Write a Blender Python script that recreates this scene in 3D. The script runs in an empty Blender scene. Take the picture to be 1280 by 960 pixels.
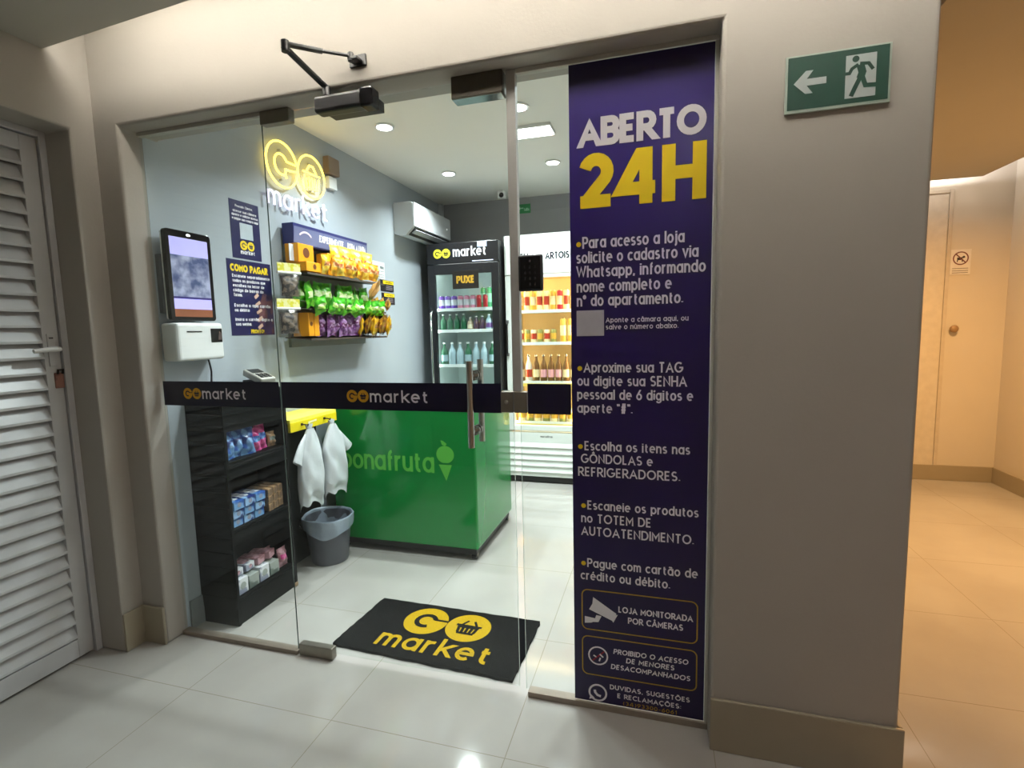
import bpy, bmesh, math, random
from mathutils import Vector, Matrix, Euler
random.seed(7)
S = 0.87                      # metres per drawing unit
scn = bpy.context.scene
COL = scn.collection
V3 = lambda *a: Vector(a)

# ------------------------------------------------------------------ camera, light, exposure
cd = bpy.data.cameras.new('camera'); cam = bpy.data.objects.new('camera', cd); COL.objects.link(cam)
cam.location = V3(2.3193, -1.9048, 1.5) * S
cam.rotation_euler = Euler((1.4657, 0.0228, 0.2798), 'XYZ')
cd.sensor_fit = 'HORIZONTAL'; cd.sensor_width = 36; cd.lens = 639.18 / 1280 * 36
cd.clip_start = 0.02
scn.camera = cam
vs = scn.view_settings
vs.view_transform = 'Standard'; vs.look = 'None'; vs.gamma = 1; vs.use_curve_mapping = False; vs.exposure = -0.1
w = bpy.data.worlds.new('world'); scn.world = w; w.use_nodes = True
w.node_tree.nodes['Background'].inputs[0].default_value = (1, .95, .9, 1)
w.node_tree.nodes['Background'].inputs[1].default_value = 0.02

def area(name, loc, power, size, color=(1, 1, 1), aim=(0, 0, -1), size_y=None, spread=180):
    l = bpy.data.lights.new(name, 'AREA'); l.energy = power; l.color = color
    l.size = size * S
    if size_y: l.shape = 'RECTANGLE'; l.size_y = size_y * S
    else: l.shape = 'DISK'
    l.spread = math.radians(spread)
    o = bpy.data.objects.new(name, l); COL.objects.link(o)
    o.location = Vector(loc) * S
    o.rotation_euler = Vector(aim).to_track_quat('-Z', 'Y').to_euler()
    return o

COOL = (.90, .98, 1); NEUT = (1, .975, .96); WARM = (1, .55, .20)
SHOP_W, SLOT_W, CORR_W, WARM_W, SLOT2_W = 14.5, 170.0, 3.2, 72.0, 16.0
SHOP_SPOTS = [(.54, 1.31), (.54, 2.40), (1.46, 2.42), (1.47, 1.31), (2.2, .75), (1.0, .6)]  # last two are added lamps without fittings, put in for extra light
for (x, y) in SHOP_SPOTS:
    area('shop_downlight_and_fill_lamp', (x, y, 2.855), SHOP_W, .10, COOL, spread=132)
area('shop_panel_lamp', (1.47, 1.69, 2.845), SHOP_W, .26, COOL, size_y=.16, spread=135)
area('cove_lamp', (1.65, -.47, 2.735), SLOT_W, 3.0, NEUT, (0, 0, 1), .05, spread=95)
for (x, y) in ((2.55, -1.5), (2.5, -2.7), (4.2, -1.7)):
    area('corridor_downlight_lamp', (x, y, 2.69), CORR_W, .10, NEUT, spread=150)
area('warm_corridor_lamp', (4.35, 1.9, 2.69), WARM_W, .22, WARM, spread=165)
area('far_cove_lamp', (4.3, 3.42, 2.735), SLOT2_W, 1.2, (1, .96, .95), (0, .4, 1), .05)
area('side_cove_lamp', (5.0, 2.0, 2.735), SLOT2_W, .05, (1, .96, .95), (.4, 0, 1), 2.6)

# ------------------------------------------------------------------ materials
def lin(c):
    if isinstance(c, str):
        c = [int(c[i:i + 2], 16) / 255 for i in (0, 2, 4)]
    return tuple((v / 12.92 if v <= .04045 else ((v + .055) / 1.055) ** 2.4) for v in c)
MATS = {}
def mat(name, col, rough=.5, metal=0, emit=None, estr=0, vary=.06, vscale=18, bump=0, bscale=60, coat=0, alpha=1, trans=0, col2=None, spec=.5):
    if name in MATS: return MATS[name]
    m = bpy.data.materials.new(name); m.use_nodes = True; nt = m.node_tree; b = nt.nodes['Principled BSDF']
    c = lin(col)
    tc = nt.nodes.new('ShaderNodeTexCoord')
    nz = nt.nodes.new('ShaderNodeTexNoise'); nz.inputs['Scale'].default_value = vscale; nz.inputs['Detail'].default_value = 3
    nt.links.new(tc.outputs['Object'], nz.inputs['Vector'])
    rp = nt.nodes.new('ShaderNodeValToRGB')
    c2 = lin(col2) if col2 else tuple(min(1, v * (1 + vary)) for v in c)
    c1 = c if col2 else tuple(v * (1 - vary) for v in c)
    if col2:
        rp.color_ramp.elements[0].position = .46; rp.color_ramp.elements[1].position = .54
    else:
        rp.color_ramp.elements[0].position = .3; rp.color_ramp.elements[1].position = .7
    rp.color_ramp.elements[0].color = (*c1, 1); rp.color_ramp.elements[1].color = (*c2, 1)
    nt.links.new(nz.outputs['Fac'], rp.inputs['Fac']); nt.links.new(rp.outputs['Color'], b.inputs['Base Color'])
    b.inputs['Roughness'].default_value = rough; b.inputs['Metallic'].default_value = metal
    b.inputs['Coat Weight'].default_value = coat; b.inputs['Alpha'].default_value = alpha
    b.inputs['Transmission Weight'].default_value = trans
    b.inputs['Specular IOR Level'].default_value = spec
    if emit is not None:
        b.inputs['Emission Color'].default_value = (*lin(emit), 1); b.inputs['Emission Strength'].default_value = estr
    if bump:
        bz = nt.nodes.new('ShaderNodeTexNoise'); bz.inputs['Scale'].default_value = bscale; bz.inputs['Detail'].default_value = 4
        bp = nt.nodes.new('ShaderNodeBump'); bp.inputs['Strength'].default_value = bump; bp.inputs['Distance'].default_value = .01
        nt.links.new(tc.outputs['Object'], bz.inputs['Vector']); nt.links.new(bz.outputs['Fac'], bp.inputs['Height']); nt.links.new(bp.outputs['Normal'], b.inputs['Normal'])
    MATS[name] = m; return m

def glass_mat(name, tint, refl=1.0, rough=0.0):
    m = bpy.data.materials.new(name); m.use_nodes = True; nt = m.node_tree; nt.nodes.clear()
    out = nt.nodes.new('ShaderNodeOutputMaterial'); mx = nt.nodes.new('ShaderNodeMixShader')
    tr = nt.nodes.new('ShaderNodeBsdfTransparent'); gl = nt.nodes.new('ShaderNodeBsdfGlossy'); lw = nt.nodes.new('ShaderNodeLayerWeight')
    lw.inputs['Blend'].default_value = .5
    pw = nt.nodes.new('ShaderNodeMath'); pw.operation = 'POWER'; pw.inputs[1].default_value = 5
    mu = nt.nodes.new('ShaderNodeMath'); mu.operation = 'MULTIPLY_ADD'; mu.inputs[1].default_value = .96 * refl; mu.inputs[2].default_value = .04 * refl
    nz = nt.nodes.new('ShaderNodeTexNoise'); nz.inputs['Scale'].default_value = 2
    rp = nt.nodes.new('ShaderNodeValToRGB')
    rp.color_ramp.elements[0].color = (*tint, 1); rp.color_ramp.elements[1].color = (*[min(1, t * 1.01) for t in tint], 1)
    nt.links.new(nz.outputs['Fac'], rp.inputs['Fac']); nt.links.new(rp.outputs['Color'], tr.inputs['Color'])
    gl.inputs['Roughness'].default_value = rough
    nt.links.new(lw.outputs['Facing'], pw.inputs[0]); nt.links.new(pw.outputs[0], mu.inputs[0]); nt.links.new(mu.outputs[0], mx.inputs['Fac'])
    nt.links.new(tr.outputs[0], mx.inputs[1]); nt.links.new(gl.outputs[0], mx.inputs[2]); nt.links.new(mx.outputs[0], out.inputs['Surface'])
    MATS[name] = m; return m

def tile_mat():
    m = bpy.data.materials.new('porcelain_tile'); m.use_nodes = True; nt = m.node_tree; b = nt.nodes['Principled BSDF']
    g = nt.nodes.new('ShaderNodeNewGeometry'); sp = nt.nodes.new('ShaderNodeSeparateXYZ'); nt.links.new(g.outputs['Position'], sp.inputs[0])
    T = .7085 * S
    def line(sock, off):
        a = nt.nodes.new('ShaderNodeMath'); a.operation = 'ADD'; a.inputs[1].default_value = off * S; nt.links.new(sock, a.inputs[0])
        d = nt.nodes.new('ShaderNodeMath'); d.operation = 'DIVIDE'; d.inputs[1].default_value = T; nt.links.new(a.outputs[0], d.inputs[0])
        f = nt.nodes.new('ShaderNodeMath'); f.operation = 'FRACT'; nt.links.new(d.outputs[0], f.inputs[0])
        s = nt.nodes.new('ShaderNodeMath'); s.operation = 'SUBTRACT'; s.inputs[1].default_value = .5; nt.links.new(f.outputs[0], s.inputs[0])
        ab = nt.nodes.new('ShaderNodeMath'); ab.operation = 'ABSOLUTE'; nt.links.new(s.outputs[0], ab.inputs[0])
        c = nt.nodes.new('ShaderNodeMath'); c.operation = 'GREATER_THAN'; c.inputs[1].default_value = .5 - .0022; nt.links.new(ab.outputs[0], c.inputs[0])
        return c.outputs[0]
    lx = line(sp.outputs['X'], -.388 + 7.085); ly = line(sp.outputs['Y'], .332 + 7.085)
    mx = nt.nodes.new('ShaderNodeMath'); mx.operation = 'MAXIMUM'; nt.links.new(lx, mx.inputs[0]); nt.links.new(ly, mx.inputs[1])
    nz = nt.nodes.new('ShaderNodeTexNoise'); nz.inputs['Scale'].default_value = 2.2; nz.inputs['Detail'].default_value = 6
    nt.links.new(g.outputs['Position'], nz.inputs['Vector'])
    rp = nt.nodes.new('ShaderNodeValToRGB'); rp.color_ramp.elements[0].color = (*lin('a5a19b'), 1); rp.color_ramp.elements[1].color = (*lin('aeaba5'), 1)
    rp.color_ramp.elements[0].position = .35; rp.color_ramp.elements[1].position = .65
    nt.links.new(nz.outputs['Fac'], rp.inputs['Fac'])
    mc = nt.nodes.new('ShaderNodeMixRGB'); nt.links.new(mx.outputs[0], mc.inputs['Fac']); nt.links.new(rp.outputs['Color'], mc.inputs['Color1'])
    mc.inputs['Color2'].default_value = (*lin('8f887b'), 1); nt.links.new(mc.outputs[0], b.inputs['Base Color'])
    b.inputs['Roughness'].default_value = .09; b.inputs['Specular IOR Level'].default_value = .5
    return m

# ------------------------------------------------------------------ mesh builder
class MB:
    def __init__(s): s.v = []; s.f = []; s.m = []; s.mi = 0; s.lift = 0
    def add(s, vs, fs):
        o = len(s.v); s.v += [Vector(p) for p in vs]
        for f in fs: s.f.append([i + o for i in f]); s.m.append(s.mi)
        return s
    def box(s, x0, x1, y0, y1, z0, z1):
        return s.add([(x, y, z) for z in (z0, z1) for y in (y0, y1) for x in (x0, x1)],
                     [(0, 2, 3, 1), (4, 5, 7, 6), (0, 1, 5, 4), (2, 6, 7, 3), (0, 4, 6, 2), (1, 3, 7, 5)])
    def obox(s, c, sz, rot):
        M = Euler(rot).to_matrix(); c = Vector(c); hx, hy, hz = [q / 2 for q in sz]
        return s.add([c + M @ Vector((x, y, z)) for z in (-hz, hz) for y in (-hy, hy) for x in (-hx, hx)],
                     [(0, 2, 3, 1), (4, 5, 7, 6), (0, 1, 5, 4), (2, 6, 7, 3), (0, 4, 6, 2), (1, 3, 7, 5)])
    def prism(s, pts, d):
        "closed polygon of 3-D points extruded along the vector d"
        d = Vector(d); n = len(pts); a = [Vector(p) for p in pts]
        nrm = Vector((0, 0, 0))
        for i in range(n): nrm += a[i].cross(a[(i + 1) % n])
        if nrm.dot(d) > 0: a = a[::-1]
        return s.add(a + [p + d for p in a], [tuple(range(n)), tuple(range(2 * n - 1, n - 1, -1))] + [(i, n + i, n + (i + 1) % n, (i + 1) % n)[::-1] for i in range(n)][::1])
    def tube(s, pts, r, n=8, closed=False, cap=True):
        P = [Vector(p) for p in pts]; m = len(P); rings = []
        up = None
        for i in range(m):
            if closed: t = (P[(i + 1) % m] - P[i - 1])
            else: t = P[min(i + 1, m - 1)] - P[max(i - 1, 0)]
            t.normalize()
            if up is None:
                up = Vector((0, 0, 1)) if abs(t.z) < .9 else Vector((1, 0, 0))
            a = t.cross(up).normalized(); b = a.cross(t).normalized(); up = b
            rr = r[i] if isinstance(r, (list, tuple)) else r
            rings.append([P[i] + (a * math.cos(2 * math.pi * k / n) + b * math.sin(2 * math.pi * k / n)) * rr for k in range(n)])
        vs = [v for rg in rings for v in rg]; fs = []
        for i in range(m if closed else m - 1):
            j = (i + 1) % m
            for k in range(n):
                l = (k + 1) % n; fs.append((i * n + k, i * n + l, j * n + l, j * n + k))
        if cap and not closed: fs += [tuple(range(n))[::-1], tuple((m - 1) * n + k for k in range(n))]
        return s.add(vs, fs)
    def lathe(s, c, prof, n=20, axis='z', wob=None):
        "prof = [(radius, height)...]; radius may be 0 at the ends"
        c = Vector(c); vs = []; fs = []
        for (r, h) in prof:
            for k in range(n):
                a = 2 * math.pi * k / n
                q = r * (1 + (wob(a, h) if wob else 0))
                p = (q * math.cos(a), q * math.sin(a), h)
                if axis == 'y': p = (p[0], -p[2], p[1])
                if axis == 'x': p = (p[2], p[0], p[1])
                vs.append(c + Vector(p))
        for i in range(len(prof) - 1):
            for k in range(n):
                l = (k + 1) % n; fs.append((i * n + k, i * n + l, (i + 1) * n + l, (i + 1) * n + k))
        fs.append(tuple(range(n))[::-1]); m = len(prof) - 1; fs.append(tuple(m * n + k for k in range(n)))
        return s.add(vs, fs)
    def grid(s, fn, nu, nv):
        vs = [fn(i / nu, j / nv) for j in range(nv + 1) for i in range(nu + 1)]
        return s.add(vs, [(j * (nu + 1) + i, j * (nu + 1) + i + 1, (j + 1) * (nu + 1) + i + 1, (j + 1) * (nu + 1) + i) for j in range(nv) for i in range(nu)])
    def plane(s):
        O, U, Vv = s.fr; s.lift += 1
        return O + U.cross(Vv) * (s.lift * 1.5e-5), U, Vv
    def ribbon(s, pts, w, closed=False, f0=None, f1=None, clamp=None):
        "flat stroke; pts are 3-D points with s.fr = (origin, U, V) used for the plane"
        O, U, Vv = s.plane(); P = [Vector((p[0], p[1])) for p in pts]; m = len(P); L = []; R = []
        for i in range(m):
            a = P[i] - P[i - 1] if (i > 0 or closed) else P[1] - P[0]
            b = P[(i + 1) % m] - P[i] if (i < m - 1 or closed) else P[-1] - P[-2]
            if a.length < 1e-9: a = b
            if b.length < 1e-9: b = a
            a = a.normalized(); b = b.normalized(); na = Vector((-a.y, a.x)); nb = Vector((-b.y, b.x)); q = na + nb
            if q.length < 1e-4: q = na.copy()
            q.normalize(); k = min(1 / max(q.dot(na), .3), 2.2)
            L.append(P[i] + q * (w / 2 * k)); R.append(P[i] - q * (w / 2 * k))
        for i, ft in ((0, f0), (m - 1, f1)):
            if ft is None or closed: continue
            dr = (P[1] - P[0]) if i == 0 else (P[-1] - P[-2])
            for q in (L, R): q[i] = q[i] + dr * ((ft - q[i].y) / dr.y)
        if clamp:
            for q in L + R: q.y = min(max(q.y, clamp[0]), clamp[1])
        vs = [O + U * p.x + Vv * p.y for p in L] + [O + U * p.x + Vv * p.y for p in R]
        fs = []
        for i in range(m if closed else m - 1):
            j = (i + 1) % m; fs.append((i, m + i, m + j, j))
        return s.add(vs, fs)
    def poly(s, pts):
        O, U, Vv = s.plane(); return s.add([O + U * p[0] + Vv * p[1] for p in pts], [tuple(range(len(pts)))])
    def disc(s, x, y, r, n=36, ry=None):
        return s.poly([(x + r * math.cos(2 * math.pi * k / n), y + (ry or r) * math.sin(2 * math.pi * k / n)) for k in range(n)])
    def build(s, name, mats, parent=None, bevel=0, seg=2, smooth=None, origin=None, fix=True):
        if not isinstance(mats, (list, tuple)): mats = [mats]
        wo = WORLD.get(parent.name, Vector((0, 0, 0))) if parent else Vector((0, 0, 0))
        if origin is not None: org = Vector(origin)
        elif parent: org = wo
        else:
            lo = [min(v[i] for v in s.v) for i in range(3)]; hi = [max(v[i] for v in s.v) for i in range(3)]
            org = Vector(((lo[0] + hi[0]) / 2, (lo[1] + hi[1]) / 2, lo[2]))
        me = bpy.data.meshes.new(name)
        me.from_pydata([tuple((v - org) * S) for v in s.v], [], s.f); 
        for m in mats: me.materials.append(m)
        for p, i in zip(me.polygons, s.m): p.material_index = i
        if bevel or fix:
            bm = bmesh.new(); bm.from_mesh(me)
            if fix: bmesh.ops.recalc_face_normals(bm, faces=bm.faces)
            if bevel:
                ed = [e for e in bm.edges if len(e.link_faces) == 2 and e.calc_face_angle(0) > .6]
                bmesh.ops.bevel(bm, geom=ed, offset=bevel * S, segments=seg, affect='EDGES', profile=.5, clamp_overlap=True)
            bm.to_mesh(me); bm.free()
        if smooth: me.polygons.foreach_set('use_smooth', [True] * len(me.polygons)); me.set_sharp_from_angle(angle=math.radians(smooth))
        o = bpy.data.objects.new(name, me); COL.objects.link(o)
        if parent: o.parent = parent
        o.location = (org - wo) * S
        WORLD[o.name] = org
        return o
WORLD = {}
def tag(o, label, cat, group=None, kind=None):
    o['label'] = label; o['category'] = cat
    if group: o['group'] = group
    if kind: o['kind'] = kind
    return o
def thing(name, label, cat, loc, group=None):
    o = bpy.data.objects.new(name, None); COL.objects.link(o); o.location = Vector(loc) * S; o.empty_display_size = .05
    WORLD[o.name] = Vector(loc); return tag(o, label, cat, group)
def struct(o, label=None, cat=None):
    o['kind'] = 'structure'
    if label: o['label'] = label; o['category'] = cat
    return o
def copy_thing(root, loc, label, group=None, rot=None, mats=None):
    c = root.copy(); COL.objects.link(c); c.location = Vector(loc) * S
    if rot: c.rotation_euler = rot
    c['label'] = label
    if group: c['group'] = group
    def rec(src, dst):
        for ch in list(src.children):
            d = ch.copy(); COL.objects.link(d); d.parent = dst
            if mats and d.data and ch.name.split('.')[0] in mats:
                d.material_slots[0].link = 'OBJECT'; d.material_slots[0].material = mats[ch.name.split('.')[0]]
            rec(ch, d)
    rec(root, c)
    return c
ORD = 'first second third fourth fifth sixth seventh eighth ninth tenth eleventh twelfth thirteenth fourteenth fifteenth sixteenth'.split()

# ------------------------------------------------------------------ geometric lettering (drawn strokes)
def arc(cx, cy, rx, ry, a0, a1, n=14):
    return [(cx + rx * math.cos(math.radians(a0 + (a1 - a0) * i / n)), cy + ry * math.sin(math.radians(a0 + (a1 - a0) * i / n))) for i in range(n + 1)]
def ring(cx, cy, rx, ry): return ('c', arc(cx, cy, rx, ry, 0, 345, 23))
B_ = ring(.31, .35, .31, .35)
G = {
 'a': (.62, [B_, [(.62, .7), (.62, 0)]]), 'b': (.62, [B_, [(0, 1), (0, 0)]]), 'c': (.53, [arc(.31, .35, .31, .35, 45, 315)]),
 'd': (.62, [B_, [(.62, 1), (.62, 0)]]), 'e': (.62, [[(.02, .36), (.62, .36)] + arc(.31, .35, .31, .35, 4, 310)]),
 'f': (.34, [arc(.33, .78, .2, .22, 90, 180, 6) + [(.13, 0)], [(0, .66), (.34, .66)]]),
 'g': (.62, [B_, [(.62, .7), (.62, -.05)] + arc(.31, -.05, .31, .26, 0, -150)]),
 'h': (.54, [[(0, 1), (0, 0)], [(0, .3)] + arc(.27, .42, .27, .28, 180, 0) + [(.54, 0)]]),
 'i': (0, [[(0, .7), (0, 0)], [(0, .88), (0, 1.02)]]), 'j': (.12, [[(.12, .7), (.12, -.12)] + arc(-.06, -.12, .18, .18, 0, -90, 5), [(.12, .88), (.12, 1.02)]]),
 'k': (.5, [[(0, 1), (0, 0)], [(.48, .7), (.02, .27)], [(.17, .4), (.52, 0)]]), 'l': (0, [[(0, 1), (0, 0)]]),
 'm': (.88, [[(0, .7), (0, 0)], [(0, .4)] + arc(.22, .47, .22, .23, 180, 0, 10) + [(.44, 0)], [(.44, .4)] + arc(.66, .47, .22, .23, 180, 0, 10) + [(.88, 0)]]),
 'n': (.54, [[(0, .7), (0, 0)], [(0, .3)] + arc(.27, .42, .27, .28, 180, 0) + [(.54, 0)]]), 'o': (.62, [B_]),
 'p': (.62, [B_, [(0, .7), (0, -.32)]]), 'q': (.62, [B_, [(.62, .7), (.62, -.32)]]),
 'r': (.32, [[(0, .7), (0, 0)], [(0, .3)] + arc(.27, .42, .27, .28, 180, 75, 8)]),
 's': (.46, [arc(.23, .525, .2, .175, 35, 270, 10) + arc(.23, .175, .22, .175, 90, -145, 10)]),
 't': (.38, [[(.14, .95), (.14, .2)] + arc(.32, .2, .18, .2, 180, 285, 6), [(0, .66), (.36, .66)]]),
 'u': (.54, [[(0, .7), (0, .28)] + arc(.27, .28, .27, .28, 180, 360), [(.54, .7), (.54, 0)]]),
 'v': (.56, [[(0, .7), (.28, 0), (.56, .7)]]), 'w': (.84, [[(0, .7), (.21, 0), (.42, .65), (.63, 0), (.84, .7)]]),
 'x': (.5, [[(0, .7), (.5, 0)], [(0, 0), (.5, .7)]]), 'y': (.56, [[(0, .7), (.28, .02)], [(.56, .7), (.16, -.3)]]),
 'z': (.46, [[(0, .7), (.46, .7), (0, 0), (.46, 0)]]),
 'A': (.84, [[(0, 0), (.42, 1), (.84, 0)], [(.14, .3), (.7, .3)]]),
 'B': (.62, [('c', [(0, .53), (0, 1)] + arc(.36, .765, .23, .235, 90, -90, 8)), ('c', [(0, 0), (0, .53)] + arc(.36, .265, .26, .265, 90, -90, 8))]),
 'C': (.8, [arc(.5, .5, .5, .5, 48, 312, 18)]), 'D': (.78, [('c', [(0, 0), (0, 1)] + arc(.32, .5, .46, .5, 90, -90, 14))]),
 'E': (.52, [[(.52, 1), (0, 1), (0, 0), (.52, 0)], [(0, .51), (.46, .51)]]), 'F': (.5, [[(.5, 1), (0, 1), (0, 0)], [(0, .49), (.44, .49)]]),
 'G': (.94, [arc(.5, .5, .5, .5, 48, 345, 18) + [(.97, .46), (.55, .46)]]), 'H': (.7, [[(0, 0), (0, 1)], [(.7, 0), (.7, 1)], [(0, .5), (.7, .5)]]),
 'I': (0, [[(0, 0), (0, 1)]]), 'J': (.42, [[(.42, 1), (.42, .26)] + arc(.2, .26, .22, .26, 0, -150, 8)]),
 'K': (.62, [[(0, 0), (0, 1)], [(.6, 1), (.02, .4)], [(.22, .58), (.64, 0)]]), 'L': (.48, [[(0, 1), (0, 0), (.48, 0)]]),
 'M': (.86, [[(0, 0), (0, 1), (.43, .3), (.86, 1), (.86, 0)]]), 'N': (.72, [[(0, 0), (0, 1), (.72, 0), (.72, 1)]]),
 'O': (1.0, [ring(.5, .5, .5, .5)]), 'P': (.58, [[(0, 0), (0, 1)] + arc(.33, .72, .27, .28, 90, -90, 8) + [(0, .44)]]),
 'Q': (1.0, [ring(.5, .5, .5, .5), [(.6, .3), (.95, -.03)]]), 'R': (.62, [('c', [(0, .44), (0, 1)] + arc(.33, .72, .27, .28, 90, -90, 8)), [(0, .5), (0, 0)], [(.28, .44), (.64, 0)]]),
 'S': (.6, [arc(.3, .745, .27, .255, 35, 270, 10) + arc(.3, .245, .29, .245, 90, -145, 10)]), 'T': (.66, [[(0, 1), (.66, 1)], [(.33, 1), (.33, 0)]]),
 'U': (.68, [[(0, 1), (0, .34)] + arc(.34, .34, .34, .34, 180, 360, 12) + [(.68, 1)]]), 'V': (.8, [[(0, 1), (.4, 0), (.8, 1)]]),
 'W': (1.16, [[(0, 1), (.29, 0), (.58, .9), (.87, 0), (1.16, 1)]]), 'X': (.68, [[(0, 1), (.68, 0)], [(0, 0), (.68, 1)]]),
 'Y': (.7, [[(0, 1), (.35, .45), (.7, 1)], [(.35, .45), (.35, 0)]]), 'Z': (.62, [[(0, 1), (.62, 1), (0, 0), (.62, 0)]]),
 '0': (.6, [ring(.3, .5, .3, .5)]), '1': (.25, [[(0, .8), (.22, 1), (.22, 0)]]),
 '2': (.6, [arc(.3, .71, .28, .29, 165, -38, 12) + [(.06, .02)], [(-.1, 0), (.66, 0)]]), '3': (.56, [arc(.26, .75, .25, .25, 150, -90, 9) + arc(.26, .25, .29, .25, 90, -150, 9)]),
 '4': (.78, [[(.80, .22), (.0, .22), (.44, 1)], [(.58, 1), (.58, 0)]]), '6': (.6, [ring(.3, .3, .3, .3), [(.42, 1), (.04, .42)]]), '9': (.6, [ring(.3, .7, .3, .3), [(.18, 0), (.56, .58)]]),
 '8': (.56, [ring(.28, .75, .24, .25), ring(.28, .25, .28, .25)]), '5': (.56, [[(.52, 1), (.08, 1), (.04, .56)] + arc(.26, .32, .3, .32, 120, -140, 10)]), '7': (.56, [[(0, 1), (.56, 1), (.16, 0)]]),
 '.': (0, [[(0, 0), (0, .1)]]), ',': (.05, [[(.05, .1), (0, -.15)]]), ':': (0, [[(0, 0), (0, .1)], [(0, .5), (0, .6)]]), '-': (.34, [[(0, .38), (.34, .38)]]),
 '(': (.2, [arc(.5, .4, .5, .7, 130, 230, 6)]), ')': (.2, [arc(-.3, .4, .5, .7, 50, -50, 6)]), '!': (0, [[(0, 1), (0, .3)], [(0, 0), (0, .1)]]),
 '"': (.2, [[(0, 1.02), (.04, .76)], [(.2, 1.02), (.24, .76)]]), '#': (.6, [[(.15, 0), (.25, 1)], [(.4, 0), (.5, 1)], [(0, .34), (.6, .34)], [(.02, .67), (.62, .67)]]),
 'º': (.26, [ring(.13, .85, .13, .14)]), ' ': (.2, []),
}
ACC = {'á': 'a/', 'â': 'a^', 'ã': 'a~', 'é': 'e/', 'ê': 'e^', 'í': 'i/', 'ú': 'u/', 'ó': 'o/', 'ô': 'o^', 'õ': 'o~', 'ç': 'c,', 'Ç': 'C,', 'Õ': 'O~', 'Ô': 'O^', 'Â': 'A^', 'Ã': 'A~', 'É': 'E/', 'Í': 'I/'}
for k, (b, a) in ACC.items():
    wd, ps = G[b]; h = .86 if b.islower() else 1.14; c = wd / 2
    ps = [p for p in ps if not (b == 'i' and p == [(0, .88), (0, 1.02)])]
    q = {'/': [(c - .05, h), (c + .12, h + .18)], '^': [(c - .16, h), (c, h + .16), (c + .16, h)], '~': [(c - .22, h + .03), (c - .1, h + .11), (c + .1, h + .03), (c + .22, h + .11)], ',': [(c + .02, -.02), (c + .05, -.2), (c - .08, -.22)]}[a]
    G[k] = (wd, ps + [q])

def natural(s, gap):
    x = 0
    for i, ch in enumerate(s): x += G[ch][0] + (gap if i < len(s) - 1 else 0)
    return x
def text(mb, s, x0, y0, h, width=None, weight=.15, gap=None, slant=0, center=False, x1=None):
    """strokes of the string s on mb's plane: cap height h, from x0 (to x1 or over width)"""
    if x1 is not None: width = x1 - x0
    wst = weight * h; k = h * (1 - weight); gp = (.2 if gap is None else gap) + weight * .9
    nat = natural(s, gp) * k
    kx = k * ((width - wst) / nat) if width and nat > 0 else k
    tot = natural(s, gp) * kx
    x = x0 + wst / 2 if not center else x0 - tot / 2
    for ch in s:
        wd, ps = G[ch]
        for p in ps:
            cl = isinstance(p, tuple); q = p[1] if cl else p
            ft = [None, None]
            if not cl and wd > 0 or ch in 'Iil':
                for e, (n, o) in enumerate(((q[0], q[1]), (q[-1], q[-2]))):
                    if n[1] in (0, 1, .7) and abs(n[1] - o[1]) * k > .5 * abs(n[0] - o[0]) * kx: ft[e] = y0 + wst / 2 + n[1] * k + (wst / 2 if n[1] > o[1] else -wst / 2)
            mb.ribbon([(x + a * kx + slant * b * k, y0 + wst / 2 + b * k) for a, b in q], wst, cl, ft[0], ft[1], (y0, y0 + h) if ch in 'AMNVWKXYZ247' else None)
        x += (wd + gp) * kx
def sheet(O, U, V): 
    m = MB(); m.fr = (Vector(O), Vector(U).normalized(), Vector(V).normalized()); return m
def logo_badge(y_mb, d_mb, x, y, r, market=False, lift=None):
    "yellow G disc and O disc, dark cut-outs: y_mb yellow sheet, d_mb dark sheet (slightly in front)"
    y_mb.disc(x, y, r); y_mb.disc(x + 2.02 * r, y, r)
    d_mb.ribbon([(x + 1.03 * r, y + .16 * r), (x + .34 * r, y + .16 * r)] , .13 * r)
    d_mb.ribbon([(x + a * r, y + b * r) for a, b in arc(0, 0, .42, .42, 22, 300, 18)], .22 * r)
    ox = x + 2.02 * r
    d_mb.poly([(ox - .5 * r, y + .1 * r), (ox + .5 * r, y + .1 * r), (ox + .48 * r, y - .06 * r), (ox - .48 * r, y - .06 * r)])
    d_mb.poly([(ox - .4 * r, y - .36 * r), (ox + .4 * r, y - .36 * r), (ox + .38 * r, y - .5 * r), (ox - .38 * r, y - .5 * r)])
    for q in (-2, -1, 0, 1, 2): d_mb.ribbon([(ox + q * .205 * r, y - .04 * r), (ox + q * .18 * r, y - .38 * r)], .135 * r)
    d_mb.ribbon([(ox - .58 * r, y + .12 * r), (ox + .58 * r, y + .12 * r)], .14 * r)
    d_mb.ribbon([(ox - .36 * r, y + .12 * r), (ox - .14 * r, y + .5 * r)], .11 * r)
    d_mb.ribbon([(ox + .36 * r, y + .12 * r), (ox + .14 * r, y + .5 * r)], .11 * r)

# ------------------------------------------------------------------ common materials
WALL = mat('warm_grey_wall_paint', 'a8a39b', .75, vary=.015, vscale=5, bump=.05, bscale=90)
WALL2 = mat('cream_wall_paint', 'cbc4b8', .75, vary=.015, vscale=5, bump=.05, bscale=90)
SHOPWALL = mat('blue_grey_wall_paint', 'a9b1b8', .7, vary=.015, vscale=5, bump=.05, bscale=90)
BACKWALL = mat('mid_grey_wall_paint', '9a9a9c', .7, vary=.015, vscale=5, bump=.05, bscale=90)
CEIL = mat('ceiling_paint', 'f3f2ec', .8, vary=.01, vscale=4)
CEIL2 = mat('corridor_ceiling_paint', 'b5b2a9', .8, vary=.01, vscale=4)
SKIRT = mat('beige_porcelain_skirting', '9a917e', .35, vary=.03, vscale=8)
TILE = tile_mat()
GLASS = glass_mat('clear_glass', (.95, .975, .965))
GEDGE = mat('glass_edge', '2c3a36', .2)
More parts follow.
